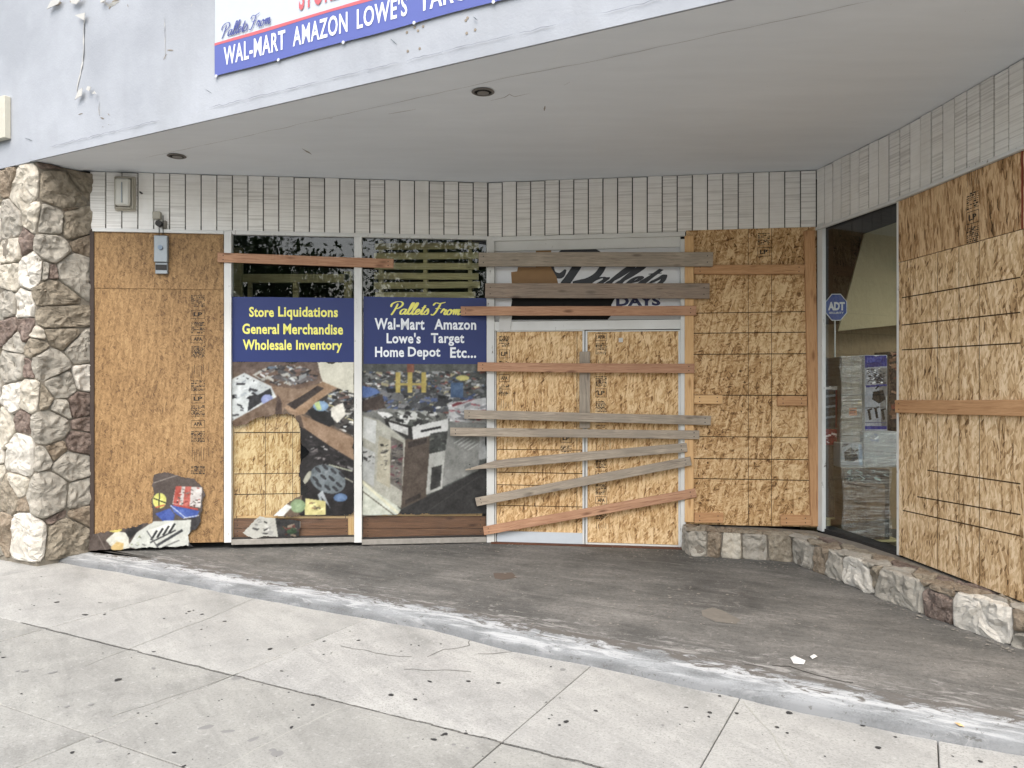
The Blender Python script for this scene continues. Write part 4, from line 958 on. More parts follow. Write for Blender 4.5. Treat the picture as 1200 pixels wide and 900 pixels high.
# print fragment at the foot of the first sheet
c0 = Canvas(102, 243, 550, 645, .6, (84, 72, 66))
c0.line((180, 566), (212, 556), .9, (150, 140, 130)); c0.ell(187, 587, 8, 9, (206, 206, 84)); c0.line((180, 584), (195, 590), 1.2, (30, 30, 24)); c0.line((187, 578), (186, 596), 1.2, (30, 30, 24)); c0.line((182, 595), (193, 592), 1.4, (210, 70, 50))
c0.poly([(206, 570), (237, 572), (235, 596), (202, 591)], (196, 190, 184)); c0.poly([(206, 570), (213, 570), (210, 592), (203, 590)], (190, 70, 56)); c0.poly([(217, 571), (224, 571), (222, 596), (214, 594)], (196, 84, 70))
c0.clutter([(212, 571), (237, 573), (235, 595), (206, 592)], [(60, 50, 48), (220, 214, 206), (180, 70, 60), (100, 90, 84)], 46, 1, 3, .5); c0.line((203, 592), (232, 598), 2, (196, 60, 50))
c0.poly([(199, 592), (234, 600), (230, 607), (214, 608), (204, 601)], (52, 82, 176)); c0.poly([(182, 602), (199, 596), (205, 604), (203, 612), (192, 612)], (48, 76, 170)); c0.line((200, 593), (218, 608), 1, (190, 200, 220)); c0.line((215, 608), (233, 605), 1, (190, 200, 220))
c0.poly([(178, 612), (205, 611), (236, 606), (236, 645), (178, 645)], (60, 58, 60))
c0.poly([(104, 628), (125, 620), (150, 622), (158, 645), (102, 645)], (88, 74, 66)); c0.line((114, 624), (124, 644), 1, (130, 116, 104))
c0.poly([(124, 632), (136, 622), (150, 624), (152, 643), (133, 643)], (196, 196, 178)); c0.poly([(130, 640), (137, 634), (145, 636), (144, 644), (131, 644)], (206, 170, 92)); c0.ell(135, 620, 8, 3, (204, 184, 70))
c0.poly([(146, 622), (160, 611), (168, 616), (152, 632)], (40, 38, 38))
c0.poly([(160, 624), (180, 611), (224, 610), (221, 641), (160, 643), (150, 640)], (190, 194, 184), var=4)
c0.poly([(172, 622), (203, 612), (207, 618), (176, 632)], (212, 214, 206), var=3)
for k in range(4): c0.line((177 + k*7, 633 - k*2.6), (184 + k*7, 622 - k*2.6), 2.4, (40, 42, 46))
c0.line((183, 640), (214, 622), 3, (60, 62, 66)); c0.line((190, 642), (210, 634), 1.6, (110, 112, 110)); c0.line((176, 636), (206, 622), 1.6, (50, 50, 54)); c0.line((172, 622), (185, 642), 1.4, (90, 92, 92))
c0.clutter([(150, 640), (165, 628), (172, 640), (166, 643)], [(150, 160, 110), (110, 112, 106), (210, 212, 206)], 14, 1, 3)
pf = c0.build(WAB, .026, [(179, 612), (179, 557), (186, 553.5), (198, 553.5), (214, 559), (228, 562), (239, 572), (241, 582), (237, 596), (237, 612), (230, 620), (221, 628), (224, 640), (226, 643), (221, 642), (102.5, 643.5), (104, 632), (108, 624), (132, 621), (150, 617)], 'print_fragment', gain=.95,
    label='large torn photo print fragment at the foot of the tall sheet by the pillar', cat='poster')

# ------------------------------------------------------------------ window signs and lettering
def sign(w, x0, x1, y0, y1, out, mat, name, label, cat='sign', th=.002):
    u0, u1, z0, z1 = zrect(w, x0, x1, y0, y1, out)
    o = obj(name, box(0, u1-u0, 0, th, 0, z1-z0), mat, w.M(u0, z0, out), label=label, cat=cat)
    def put(body, a, b, c_, d, mt, script=False, bold=.025, **k):
        U0, U1, Z0, Z1 = zrect(w, a, b, c_, d, out)
        me = (script_mesh if script else text_mesh)(body, U0-u0, U1-u0, Z0-z0, Z1-z0, **({**k} if script else {'bold': bold, **k}))
        return obj('lettering', me, mt, w.M(u0, z0, out + .0012), o)
    return o, put
o, put = sign(WAB, 270.8, 415, 348.5, 424.2, .001, m_blue, 'window_sign', 'navy window sign with three yellow lines of lettering, left window')
put('Store', 292, 321, 359.7, 371.5, m_yellow, bold=.028, space=1.05)
put('Liquidations', 326, 396, 359.5, 375, m_yellow, bold=.028, space=1.05)
put('General', 284, 327, 379.3, 391.5, m_yellow, bold=.028, space=1.05)
put('Merchandise', 332, 402, 379.6, 392, m_yellow, bold=.028, space=1.05)
put('Wholesale', 284.5, 342, 398, 410.2, m_yellow, bold=.028, space=1.05)
put('Inventory', 347, 401, 398.6, 413.4, m_yellow, bold=.028, space=1.05)
o, put = sign(WAB, 426, 570.3, 348.5, 426.5, .001, m_blue, 'window_sign', 'navy window sign with yellow script above white store names, middle window')
put('Pallets From', 457, 541, 353, 370.5, m_yellow, True, wid=.3)
put('Wal-Mart', 439, 497.5, 373, 386.5, m_wtext, bold=.028, space=1.07); put('Amazon', 509, 558, 374, 386.5, m_wtext, bold=.028, space=1.07)
put("Lowe's", 453, 493, 390, 402.5, m_wtext, bold=.028, space=1.07); put('Target', 505, 544, 390.5, 405.5, m_wtext, bold=.028, space=1.07)
put('Home', 439.5, 473.5, 406.5, 418.5, m_wtext, bold=.028, space=1.05); put('Depot', 478, 516, 406.5, 421.5, m_wtext, bold=.028, space=1.05); put('Etc...', 527.5, 558, 407, 419.5, m_wtext, bold=.028, space=1.07)
# small white price-tag specks left of the second sign
# transom sign
o, put = sign(WBD, 580, 797, 291, 375, -.02, m_white, 'transom_sign', 'white panel above the doors with a large black script logo and DAYS lettering', th=.004)
put('allets', 686, 782, 310, 337, m_logo, True, wid=.30, shear=.5)
put('K', 708, 717, 347.5, 358, m_navy, bold=.03); put('DAYS', 722, 774, 347.5, 358.5, m_navy, bold=.045)
TS = o
def stroke(w, pts, wid, out, mat, name, parent):
    P = [w.loc(x, y, out) for x, y in pts]; P = [P[0]] + P + [P[-1]]; Q = []
    for i in range(1, len(P)-2):
        for q in range(8):
            t = q/8; f = lambda a, b, c, d: .5*(2*b+(c-a)*t+(2*a-5*b+4*c-d)*t*t+(3*b-a-3*c+d)*t**3)
            Q.append((f(P[i-1][0], P[i][0], P[i+1][0], P[i+2][0]), f(P[i-1][1], P[i][1], P[i+1][1], P[i+2][1])))
    Q.append(P[-1]); vs, fs = [], []; n_ = len(Q)
    for i, p in enumerate(Q):
        a, b = Q[max(0, i-1)], Q[min(n_-1, i+1)]; dx, dz = b[0]-a[0], b[1]-a[1]; L = math.hypot(dx, dz) or 1; ww = wid/2*min(1, .3+min(i, n_-1-i)*.12)
        for sg in (1, -1): vs.append((p[0]-dz/L*ww*sg, -.00002*i, p[1]+dx/L*ww*sg))
    for i in range(n_-1): fs.append([2*i, 2*i+1, 2*i+3, 2*i+2])
    return obj(name, mesh('st', vs, fs), mat, w.M(0, 0, out), parent)
stroke(WBD, [(653, 299), (646, 308), (648, 320), (657, 323), (663, 316)], .055, -.0178, m_logo, 'lettering', TS)
stroke(WBD, [(652, 302), (662, 295), (682, 292.5), (700, 297), (707, 309), (700, 322), (686, 330), (671, 331)], .060, -.0172, m_logo, 'lettering', TS)
stroke(WBD, [(686, 296), (675, 314), (664, 330), (655, 340)], .080, -.0166, m_logo, 'lettering', TS)
def flat_poly(w, pts, out, mat, name, parent=None, th=.003, **k):
    P = [w.loc(x, y, out) for x, y in pts]; cx = sum(p[0] for p in P)/len(P); cz = min(p[1] for p in P)
    n_ = len(P); vs = [(p[0]-cx, -th, p[1]-cz) for p in P] + [(p[0]-cx, 0, p[1]-cz) for p in P]
    fs = [list(range(n_)), list(range(2*n_-1, n_-1, -1))] + [[i, (i+1) % n_, n_+(i+1) % n_, n_+i] for i in range(n_)]
    bm = bmesh.new(); bm.from_mesh(mesh('fp', vs, fs)); return obj(name, from_bm(bm), mat, w.M(cx, cz, out), parent, **k)
flat_poly(WBD, [(596, 375), (600, 352), (598, 342), (720, 340), (722, 347), (716, 358), (722, 363), (712, 374.5)], -.0185, m_black, 'broken_hole', TS, th=.0006, label='black broken out area in the lower part of the panel')
flat_poly(WBD, [(600, 336), (599, 319), (606, 318), (607, 313), (628, 313), (628, 293), (646, 292), (646, 306), (646, 314), (652, 324), (655, 336)], -.0185, m_card, 'cardboard_patch', th=.004, label='brown cardboard patch left of the black script logo', cat='cardboard')
vs, fs = [], []
bm = bmesh.new()
flat_poly(WBD, [(585, 370.5), (600, 370), (599, 380), (597, 388), (592, 389), (589, 386), (585, 387)], .0195, m_tape, 'paper_scrap', th=.004, label='white paper scrap hanging under the thin pinkish plank at the door corner', cat='litter')
flat_poly(WBD, [(725, 396), (730, 396), (730, 401), (725, 401)], -.012, m_tape, 'sticker', th=.001, label='tiny white square sticker high on the right door sheet', cat='sticker')
# ADT octagon sign on a stake, standing inside the corner window
YA = 7.94
c_ = at_y(980, 360, YA); r_ = 15.2 / FPX * YA
s_ = empty('yard_sign', (c_.x, c_.y, .03), label='small blue octagonal security sign on a white stake in the corner window', cat='sign')
def octo(r, y0, y1):
    bm = bmesh.new(); add_cyl(bm, (0, 0, 0), r, y1-y0, 'Y', 8); bmesh.ops.rotate(bm, verts=bm.verts, matrix=Matrix.Rotation(math.pi/8, 3, 'Y')); bmesh.ops.translate(bm, verts=bm.verts, vec=(0, (y0+y1)/2, 0)); return from_bm(bm)
MT = Matrix.Translation(c_) @ Matrix.Diagonal((.9, 1, 1.12, 1))
obj('sign_rim', octo(r_, 0, .004), m_wtext, MT, s_); obj('sign_face', octo(r_*.94, -.002, 0), plain('bright blue enamel', '2f54a0', .4, .05), MT, s_)
obj('lettering', text_mesh('ADT', -r_*.72, r_*.72, -r_*.22, r_*.36, .05), m_wtext, MT @ Matrix.Translation((0, -.0035, 0)), s_)
obj('lettering', text_mesh('SECURITY', -r_*.62, r_*.62, -r_*.46, -r_*.32, .02), m_wtext, MT @ Matrix.Translation((0, -.0035, 0)), s_)
bm = bmesh.new(); add_cyl(bm, (0, .01, 0), .008, c_.z - .03, 'Z', 8)
obj('stake', from_bm(bm), m_wtext, Matrix.Translation((c_.x - .01, c_.y, .03 + (c_.z-.03)/2)), s_)

# ------------------------------------------------------------------ things on the siding and canopy
def bulkhead():
    u0, u1, z0, z1 = zrect(WAB, 135, 159, 207, 247, .02); r = empty('wall_light', WAB.M(u0, z0, .005).translation, label='rectangular white bulkhead lamp on the siding beside the stone pillar', cat='lamp')
    M = WAB.M(u0, z0, .006); w_, h_ = u1-u0, z1-z0
    obj('back_plate', box(0, w_, -.03, 0, 0, h_, .006), plain('dirty cream housing', 'b5b0a2', .6, .15), M, r)
    bm = bmesh.new(); add_box(bm, .022, w_-.03, -.085, -.03, .035, h_-.03, .015)
    obj('diffuser', from_bm(bm), plain('cloudy lens', 'c9c8c0', .35, .08), M, r)
    for a in (.006, w_-.022): obj('guard_bar', box(a, a+.014, -.055, -.031, .012, h_-.012, .003), plain('dirty cream metal', 'a8a396', .5), M, r)
    for z_ in (.012, h_-.024): obj('guard_bar', box(.021, w_-.023, -.055, -.031, z_, z_+.012, .003), plain('dirty cream metal', 'a8a396', .5), M, r)
    obj('tube', box(w_*.44, w_*.50, -.092, -.086, .06, h_-.07, .002), m_metal, M, r)
bulkhead()
def lockbox():
    u0, u1, z0, z1 = zrect(WAB, 181.5, 197.5, 276.5, 321, .03)
    M = WAB.M(u0, z0, .012); w_, h_ = u1-u0, z1-z0
    r = empty('lock_box', M.translation, label='pale grey steel lock box hanging on wires over the short upper sheet', cat='lock box')
    obj('case', box(0, w_, -.05, 0, h_*.3, h_, .006), m_metal, M, r)
    obj('handle', box(.006, w_-.006, -.03, 0, 0, h_*.3-.002, .004), m_metal, M, r)
    obj('slot', box(.012, w_-.012, -.036, -.031, h_*.10, h_*.24, .001), m_dmetal, M, r)
    bm = bmesh.new(); add_cyl(bm, (w_/2, -.056, h_*.68), .022, .012, 'Y', 16); obj('dial', from_bm(bm), plain('blue grey dial', '6d7d8e', .4), M, r)
    bm = bmesh.new()
    for dx in (.04, .075): add_cyl(bm, (dx, -.025, h_+.09), .0035, .2, 'Z', 6)
    obj('wire', from_bm(bm), m_dmetal, M, r)
lockbox()
u0, u1, z0, z1 = zrect(WAB, 180, 194, 246, 270, .02); M = WAB.M(u0, z0, .006)
r = empty('junction_box', M.translation, label='small broken junction box on the siding above the hanging lock box', cat='junction box')
obj('box_body', box(.0, .07, -.05, 0, .10, .17, .005), plain('cream box', 'a9a598', .6, .2), M, r)
bm = bmesh.new(); add_cyl(bm, (.062, -.05, .055), .028, .06, 'Y', 12); obj('socket', from_bm(bm), m_dmetal, M, r)
obj('bracket', box(.08, .115, -.03, 0, .02, .09, .004), plain('grey bracket', '77736a', .6), M, r)
M = WAB.M(*WAB.loc(165.5, 226, .02), .006); bm = bmesh.new(); add_cyl(bm, (0, -.02, 0), .008, .05, 'Y', 8); obj('hook', from_bm(bm), m_dmetal, M, label='small dark metal stub on the siding right of the bulkhead lamp', cat='hook')
# junction cover on the fascia at the far left
u0, u1, z0, z1 = zrect(WFA, -24, 10.5, 118, 167, .02); M = WFA.M(u0, z0, 0)
obj('wall_box', box(0, u1-u0, -.06, -.001, 0, z1-z0, .006), plain('beige metal cover', 'b9b6a8', .6, .12), M, label='beige metal box on the white canopy face above the stone pillar', cat='box')
# recessed lights
for (px, py, rp, lb) in ((207, 182.5, 10, 'recessed lamp in the soffit near the stone pillar, seen very flat'), (566, 107, 12.5, 'recessed lamp in the middle of the soffit')):
    p = on_z(px, py, ZS1); R_ = rp / FPX * p.y
    t = empty('recessed_lamp', (p.x, p.y, ZS1), label=lb, cat='lamp')
    bm = bmesh.new(); n_ = 28
    for k in range(n_):
        a, b = k/n_*6.2832, (k+1)/n_*6.2832
        q = [bm.verts.new((rr*math.cos(x), rr*math.sin(x), zz)) for (rr, zz, x) in ((R_, -.001, a), (R_, -.001, b), (R_*1.08, -.006, b), (R_*1.08, -.006, a))]; bm.faces.new(q)
        q = [bm.verts.new((rr*math.cos(x), rr*math.sin(x), zz)) for (rr, zz, x) in ((R_*1.08, -.006, a), (R_*1.08, -.006, b), (R_*.86, -.012, b), (R_*.86, -.012, a))]; bm.faces.new(q)
        q = [bm.verts.new((rr*math.cos(x), rr*math.sin(x), zz)) for (rr, zz, x) in ((R_*.86, -.012, a), (R_*.86, -.012, b), (R_*.8, -.002, b), (R_*.8, -.002, a))]; bm.faces.new(q)
    bmesh.ops.remove_doubles(bm, verts=bm.verts, dist=1e-5)
    obj('trim_ring', from_bm(bm), plain('grey ring', '6f6b66', .6), Matrix.Translation((p.x, p.y, ZS1)), t)
    bm = bmesh.new(); add_cyl(bm, (0, 0, -.003), R_*.84, .003, 'Z', 24); obj('baffle', from_bm(bm), m_black, Matrix.Translation((p.x, p.y, ZS1)), t)
    bm = bmesh.new(); add_cyl(bm, (R_*.0, R_*.18, -.007), R_*.55, .004, 'Z', 20); obj('bulb', from_bm(bm), plain('unlit bulb', '77746f', .4), Matrix.Translation((p.x, p.y, ZS1)), t)
# banner on the canopy
zb = 3.81; t0 = WFA.loc(252, 92, .012)[0]; t1 = t0 + 5.2
Mb = WFA.M(t0, zb, .008)
def cloth(x0, x1, z0, z1, y, nx=90, nz=16):
    vs, fs = [], []
    for j in range(nz+1):
        for i in range(nx+1):
            x, z = x0+(x1-x0)*i/nx, z0+(z1-z0)*j/nz
            vs.append((x, y - .004 - .0015*noise.noise(Vector((x*1.3+z*2, z*.8, 3))), z - (.006*math.sin(x*3.1)**2 if j == 0 else 0)))
    for j in range(nz):
        for i in range(nx): a = j*(nx+1)+i; fs.append([a, a+1, a+nx+2, a+nx+1])
    return mesh('cloth', vs, fs)
bn = empty('banner', Mb.translation, label='long white and blue vinyl banner on the canopy naming retail stores', cat='banner')
obj('vinyl', cloth(0, 5.2, 0, 1.35, 0), m_banner_w, Mb, bn, smooth=True)
obj('blue_band', cloth(0, 5.2, .0, .222, -.0035), m_banner_b, Mb, bn, smooth=True)
obj('red_stripe', cloth(0, 5.2, .222, .240, -.0045, 90, 2), m_banner_r, Mb, bn, smooth=True)
def bt(body, a, b, mat, script=False, **k):     # a,b: photo (x, y) of the left-bottom and right-top of the word
    p, q = WFA.loc(*a, .02), WFA.loc(*b, .02)
    me = (script_mesh if script else text_mesh)(body, p[0]-t0, q[0]-t0, p[1]-zb, q[1]-zb, **k)
    obj('lettering', me, mat, WFA.M(t0, zb, .0187), bn)
def btz(body, x0, x1, z0, z1, mat, script=False, **k):
    a, b = WFA.loc(x0, 450, .02)[0]-t0, WFA.loc(x1, 450, .02)[0]-t0
    obj('lettering', (script_mesh if script else text_mesh)(body, a, b, z0, z1, **k), mat, WFA.M(t0, zb, .0187), bn)
for wd, a, b in (('WAL-MART', 262, 334), ('AMAZON', 343, 407), ("LOWE'S", 418, 477), ('TARGET', 491, 573), ('COSTCO', 590, 690)):
    if wd != 'COSTCO': btz(wd, a, b, .055, .19, m_wtext, bold=.018, space=1.08)
btz('Pallets From', 259, 318, .252, .365, m_script, True, wid=.22)
btz('STORE', 350, 397, .29, .50, m_banner_r, bold=.02, space=1.06); btz('L', 402, 409, .29, .50, m_banner_r, bold=.02)
vs, fs = [], []
bm = bmesh.new()
for x, y in ((253, 89), (326, 70), (402, 49.5), (485, 26.5), (578, 2)):
    u, z = WFA.loc(x, y, .02); add_cyl(bm, (u - t0, -.018, z - zb), .011, .005, 'Y', 10)
obj('grommet', from_bm(bm), plain('pale grommet', 'c9ccd2', .4), WFA.M(t0, zb, 0), bn)
# peeling paint and dents on the canopy face
def ribbon_on(w, pts, wid, out, mat, name, parent=None, lift=0.0, jit=.004, **k):
    P = [w.loc(x, y, out) for x, y in pts]; Q = []
    for i in range(len(P)-1):
        n_ = max(2, int(math.hypot(P[i+1][0]-P[i][0], P[i+1][1]-P[i][1]) / .03))
        for q in range(n_): Q.append((P[i][0]+(P[i+1][0]-P[i][0])*q/n_, P[i][1]+(P[i+1][1]-P[i][1])*q/n_))
    Q.append(P[-1]); vs, fs = [], []
    for i, p in enumerate(Q):
        a, c_ = Q[max(0, i-1)], Q[min(len(Q)-1, i+1)]; dx, dz = c_[0]-a[0], c_[1]-a[1]; L = math.hypot(dx, dz) or 1
        h = noise.noise(Vector((p[0]*14, p[1]*14, 1)))*jit + noise.noise(Vector((p[0]*41, p[1]*41, 1)))*jit*.5
        ww = wid/2*(1+.8*noise.noise(Vector((p[0]*23, p[1]*23, 4))))
        ww *= min(1, .25 + min(i, len(Q)-1-i) * .35)
        for sg in (1, -1): vs.append((p[0]-dz/L*(h+ww*sg), -lift*(sg > 0)*abs(noise.noise(Vector((p[0]*9, p[1]*9, 7))))*2, p[1]+dx/L*(h+ww*sg)))
    for i in range(len(Q)-1): fs.append([2*i, 2*i+1, 2*i+3, 2*i+2])
    return obj(name, mesh('r', vs, fs), mat, w.M(0, 0, out), parent, **k)
m_crk = plain('shallow paint crack', '7d8086', .9, .1); m_peel = plain('curled paint', 'b4b3ae', .7, .08); m_bare = plain('bare stucco', '8d8375', .9, .25)
for i in range(18):
    xa = 56 + i*46 + random.uniform(-6, 6)
    ya = lambda x: 183.5 - (x-52)*(183.5/778) - 10 - x*.006
    if random.random() < .88: ribbon_on(WFA, [(xa, ya(xa)), (xa+20, ya(xa+20)), (xa+44, ya(xa+44))], .0045, .0235, m_crk, 'paint_crack', B, 0, .012)
for pts, wd in (([(97, 16), (99, 25), (98, 45), (98.5, 62), (96, 78), (91, 100), (90, 108)], .02), ([(116, 118), (117, 135)], .008), ([(193, 20), (194, 70)], .006), ([(253, 3), (254, 52)], .018), ([(120, 0), (128, 8), (140, 1)], .02)):
    ribbon_on(WFA, pts, wd, .002, m_peel, 'peeling_paint', B, .012, .006)
for pts, wd in (([(58, 9), (64, 4), (72, 2)], .035), ([(82, 2), (90, -4)], .05), ([(120, 3), (125, -2)], .03), ([(128, 11), (133, 2), (140, -1)], .018), ([(149, 5), (150.5, 8)], .012), ([(196, 58), (203, 59)], .014), ([(92, 112), (96, 108)], .05), ([(192, 70), (195, 63)], .012), ([(118, 137), (122, 139)], .02), ([(126, 134), (128, 136)], .012), ([(120, 148), (121, 149)], .01), ([(127, 145), (128, 146)], .01), ([(92, 134), (97, 133)], .012)):
    ribbon_on(WFA, pts, wd, .003, m_bare, 'bare_patch', B, .004, .012)
for pts in ([(88, 117), (92, 106), (97, 103), (96, 112)], [(101, 105), (103, 101), (107, 102), (105, 107)], [(108, 110), (111, 107), (113, 110)], [(88, 18), (100, 15), (99, 24)], [(55, 11), (60, 1), (73, -2), (68, 5)], [(84, 4), (82, -2), (98, -4), (90, 5)], [(118, 4), (118, -2), (128, -2)]):
    o = flat_poly(WFA, pts, .03, m_peel, 'paint_curl', B, th=.004)
for x, y in ((477, 38), (486, 32), (490, 36), (496, 31), (478, 60), (492, 57), (547, 39), (557, 35), (546, 24), (548, 21)):
    u, z = WFA.loc(x, y, 0); bm = bmesh.new(); add_cyl(bm, (0, 0, 0), .009, .004, 'Y', 8); obj('screw_hole', from_bm(bm), m_bare, WFA.M(u, z, .001), B)
for a, b in (((30, 162), (38, 165)), ((241, 105), (248, 109)), ((458, 46), (465, 52)), ((555, 20), (560, 24))): ribbon_on(WFA, [a, b], .012, .006, m_metal, 'metal_strap', B, .01, .001)
# cracks and spots on the soffit
def soff_ribbon(pts, w_, name='soffit_crack', z=ZS1 - .0015):
    P = [on_z(x, y, z) for x, y in pts]; Q = []
    for i in range(len(P)-1):
        n_ = max(2, int((P[i+1]-P[i]).length/.06))
        for q in range(n_): Q.append(P[i].lerp(P[i+1], q/n_))
    Q.append(P[-1]); vs, fs = [], []
    for i, p in enumerate(Q):
        a, c_ = Q[max(0, i-1)], Q[min(len(Q)-1, i+1)]; d = (c_-a).normalized(); nn = Vector((-d.y, d.x, 0)); h = noise.noise(p*6)*.012
        ww = w_/2*(1+.9*noise.noise(p*19))*min(1, .2+min(i, len(Q)-1-i)*.4)
        for sg in (1, -1): vs.append(tuple(p + nn*(h+ww*sg)))
    for i in range(len(Q)-1): fs.append([2*i, 2*i+1, 2*i+3, 2*i+2])
    obj(name, mesh('sc', vs, fs), plain('soffit dirt', '8d8983', .9), None, B)
soff_ribbon([(170, 185), (300, 157), (480, 117), (590, 92), (703, 70), (860, 36), (1026, 0)], .003, z=3.5005); soff_ribbon([(575, 118), (590, 114), (597, 110), (603, 113), (622, 109)], .006); soff_ribbon([(455, 134), (470, 131), (488, 128)], .007)
soff_ribbon([(355, 174), (361, 178), (365, 181)], .02); soff_ribbon([(637, 130), (639, 124)], .02); soff_ribbon([(660, 100), (668, 96)], .004)
soff_ribbon([(650, 82), (654, 80)], .03); soff_ribbon([(409, 112), (413, 110)], .02); soff_ribbon([(384, 139), (390, 138)], .012)

# ------------------------------------------------------------------ stonework: irregular stones laid on an unrolled surface
def clip(poly, a, b, c):                          # keep a*x+b*y<=c
    out = []
    for i in range(len(poly)):
        p, q = poly[i], poly[(i+1) % len(poly)]; dp, dq = a*p[0]+b*p[1]-c, a*q[0]+b*q[1]-c
        if dp <= 0: out.append(p)
        if dp*dq < 0: t = dp/(dp-dq); out.append((p[0]+(q[0]-p[0])*t, p[1]+(q[1]-p[1])*t))
    return out
def cells(seeds, bounds):
    res = []
    for i, s0 in enumerate(seeds):
        P = [(bounds[0], bounds[2]), (bounds[1], bounds[2]), (bounds[1], bounds[3]), (bounds[0], bounds[3])]
        for j, s1 in enumerate(seeds):
            if i == j: continue
            a, b = s1[0]-s0[0], s1[1]-s0[1]; w0, w1 = s0[3] if len(s0) > 3 else 0, s1[3] if len(s1) > 3 else 0
            c = ((s1[0]**2+s1[1]**2)-(s0[0]**2+s0[1]**2)+(w0-w1))/2
            P = clip(P, a, b, c)
            if len(P) < 3: break
        res.append(P)
    return res
def lay_stone(P, mat, fmap, parent, gap=.008, H=.05, N=36, seed=0, label=None):
    cx = sum(p[0] for p in P)/len(P); cy = sum(p[1] for p in P)/len(P)
    # boundary radius per angle (inset)
    rad = []
    for k in range(N):
        a = k/N*2*math.pi; dx, dy = math.cos(a), math.sin(a); best = 9
        for i in range(len(P)):
            p, q = P[i], P[(i+1) % len(P)]; ex, ey = q[0]-p[0], q[1]-p[1]; L = math.hypot(ex, ey)
            if L < 1e-6: continue
            nx, ny = ey/L, -ex/L
            if (cx-p[0])*nx+(cy-p[1])*ny > 0: nx, ny = -nx, -ny
            dist = -((cx-p[0])*nx+(cy-p[1])*ny) - gap; dn = dx*nx+dy*ny
            if dn > 1e-4: best = min(best, max(.01, dist)/dn)
        rad.append(best)
    rad = [(rad[k-1]+6*rad[k]+rad[(k+1) % N])/8 for k in range(N)]
    rad = [r*(1+.05*noise.noise(Vector((math.cos(k/N*6.283)*2, math.sin(k/N*6.283)*2, seed*3.7)))) for k, r in enumerate(rad)]
    rings = [(.0, 1.0), (.16, 1.0), (.32, 1.0), (.48, 1.0), (.63, .99), (.77, .97), (.89, .90), (.96, .74), (1.0, .3), (1.005, -.35)]
    vs, fs = [], []; Hh = H*(1+.3*noise.noise(Vector((seed*1.3, 2, 2)))); tx, ty = random.uniform(-.25, .25), random.uniform(-.25, .25)
    def pt(r, k, h):
        a = k/N*2*math.pi; x, y = cx+rad[k]*r*math.cos(a), cy+rad[k]*r*math.sin(a)
        q = Vector((x*9, y*9, seed*5.1)); d = noise.noise(q)*.018+noise.noise(q*2.7)*.011+abs(noise.noise(q*1.6+Vector((5, 5, 5))))*.03-.01
        fac = abs(noise.noise(q*.8+Vector((9, 3, 1))))*.035 + (noise.cell(q*.9+Vector((noise.noise(q), noise.noise(q*1.3), 0)))-.5)*.006
        return fmap(x, y, Hh*h+(d-fac+(x-cx)*tx*.3+(y-cy)*ty*.3)*max(0, h))
    vs.append(pt(0, 0, 1.0))
    for r, h in rings[1:]:
        for k in range(N): vs.append(pt(r, k, h))
    for k in range(N): fs.append([0, 1+k, 1+(k+1) % N])
    for i in range(len(rings)-2):
        for k in range(N): a, b = 1+i*N+k, 1+i*N+(k+1) % N; fs.append([a, a+N, b+N, b])
    c3 = sum((Vector(v) for v in vs), Vector())/len(vs)
    bm = bmesh.new(); bm.from_mesh(mesh('st', [Vector(v)-c3 for v in vs], fs)); me = from_bm(bm, 'stone')
    o = obj('stone', me, mat, Matrix.Translation(c3), parent)
    return o
# pillar
PC0 = Vector((-4.165, 6.735, 0)); FD = -SD; side_end = Vector((PA[0]+.02, PA[1]+.05, 0)); SDir = (side_end-PC0).normalized(); SL = (side_end-PC0).length
WPF = Wall((PC0 - SD*4)[:2], PC0[:2]); WPS = Wall(PC0[:2], side_end[:2])
nF, nS = WPF.n, WPS.n
def pmap(u, v, h):
    r = .03
    if u < -r: p = PC0+SD*u+nF*h
    elif u > r: p = PC0+SDir*u+nS*h
    else:
        t = (u+r)/(2*r); n_ = (nF*(1-t)+nS*t).normalized(); b = (PC0-SD*r).lerp(PC0+SDir*r, t); p = b+n_*(h+.02*math.sin(math.pi*t)*.7)
    return Vector((p.x, p.y, v))
raw = [(26,216,'cream',.02),(4,200,'brown'),(38,254,'cream'),(8,262,'grey'),(8,295,'cream'),(28,285,'dark',-.01),(33,316,'white',.01),(8,321,'cream'),(26,359,'white'),(26,382,'dark',-.005),(3,359,'grey'),(5,387,'dark'),
 (72,221,'tan',.02),(92,208,'tan'),(64,189,'dark',-.005),(62,259,'grey',.01),(89,265,'tan',.01),(79,243,'brown',-.01),(64,290,'grey',.01),(97,282,'brown'),(53,318,'grey'),(65,321,'dark'),(90,321,'grey',.02),(69,347,'tan',.02),(72,369,'tan',.02),(74,392,'tan',.01),
 (34,432,'dark',-.012),(61,426,'grey',.012),(10,428,'grey',.01),(13,463,'white'),(33,465,'cream',.005),(53,466,'tan'),(74,452,'grey',.008),(95,446,'white',-.004),(92,473,'dark'),(74,477,'grey'),(60,502,'grey',.015),(3,503,'cream'),(24,500,'dark'),
 (22,533,'white',.03),(50,536,'grey'),(68,527,'brown'),(92,519,'dark'),(84,547,'grey',.01),(20,565,'cream'),(6,585,'tan'),(58,580,'grey',.03),(26,597,'brown',-.006),(90,580,'grey',.005),(27,630,'white',.04),(2,620,'brown'),(68,606,'dark',-.006),(78,630,'tan',.02),(93,606,'brown',-.004),(48,407,'tan'),(12,405,'grey'),(90,407,'grey'),(96,500,'dark',-.01),(40,398,'cream',-.005)]
seeds = []
for r in raw:
    w_ = WPF if r[0] < 42 else WPS; u, z = w_.loc(r[0], r[1], .04); 
    if w_ is WPF: u -= w_.L
    seeds.append((u, z, r[2], (r[3] if len(r) > 3 else 0)))
pz1 = 3.50
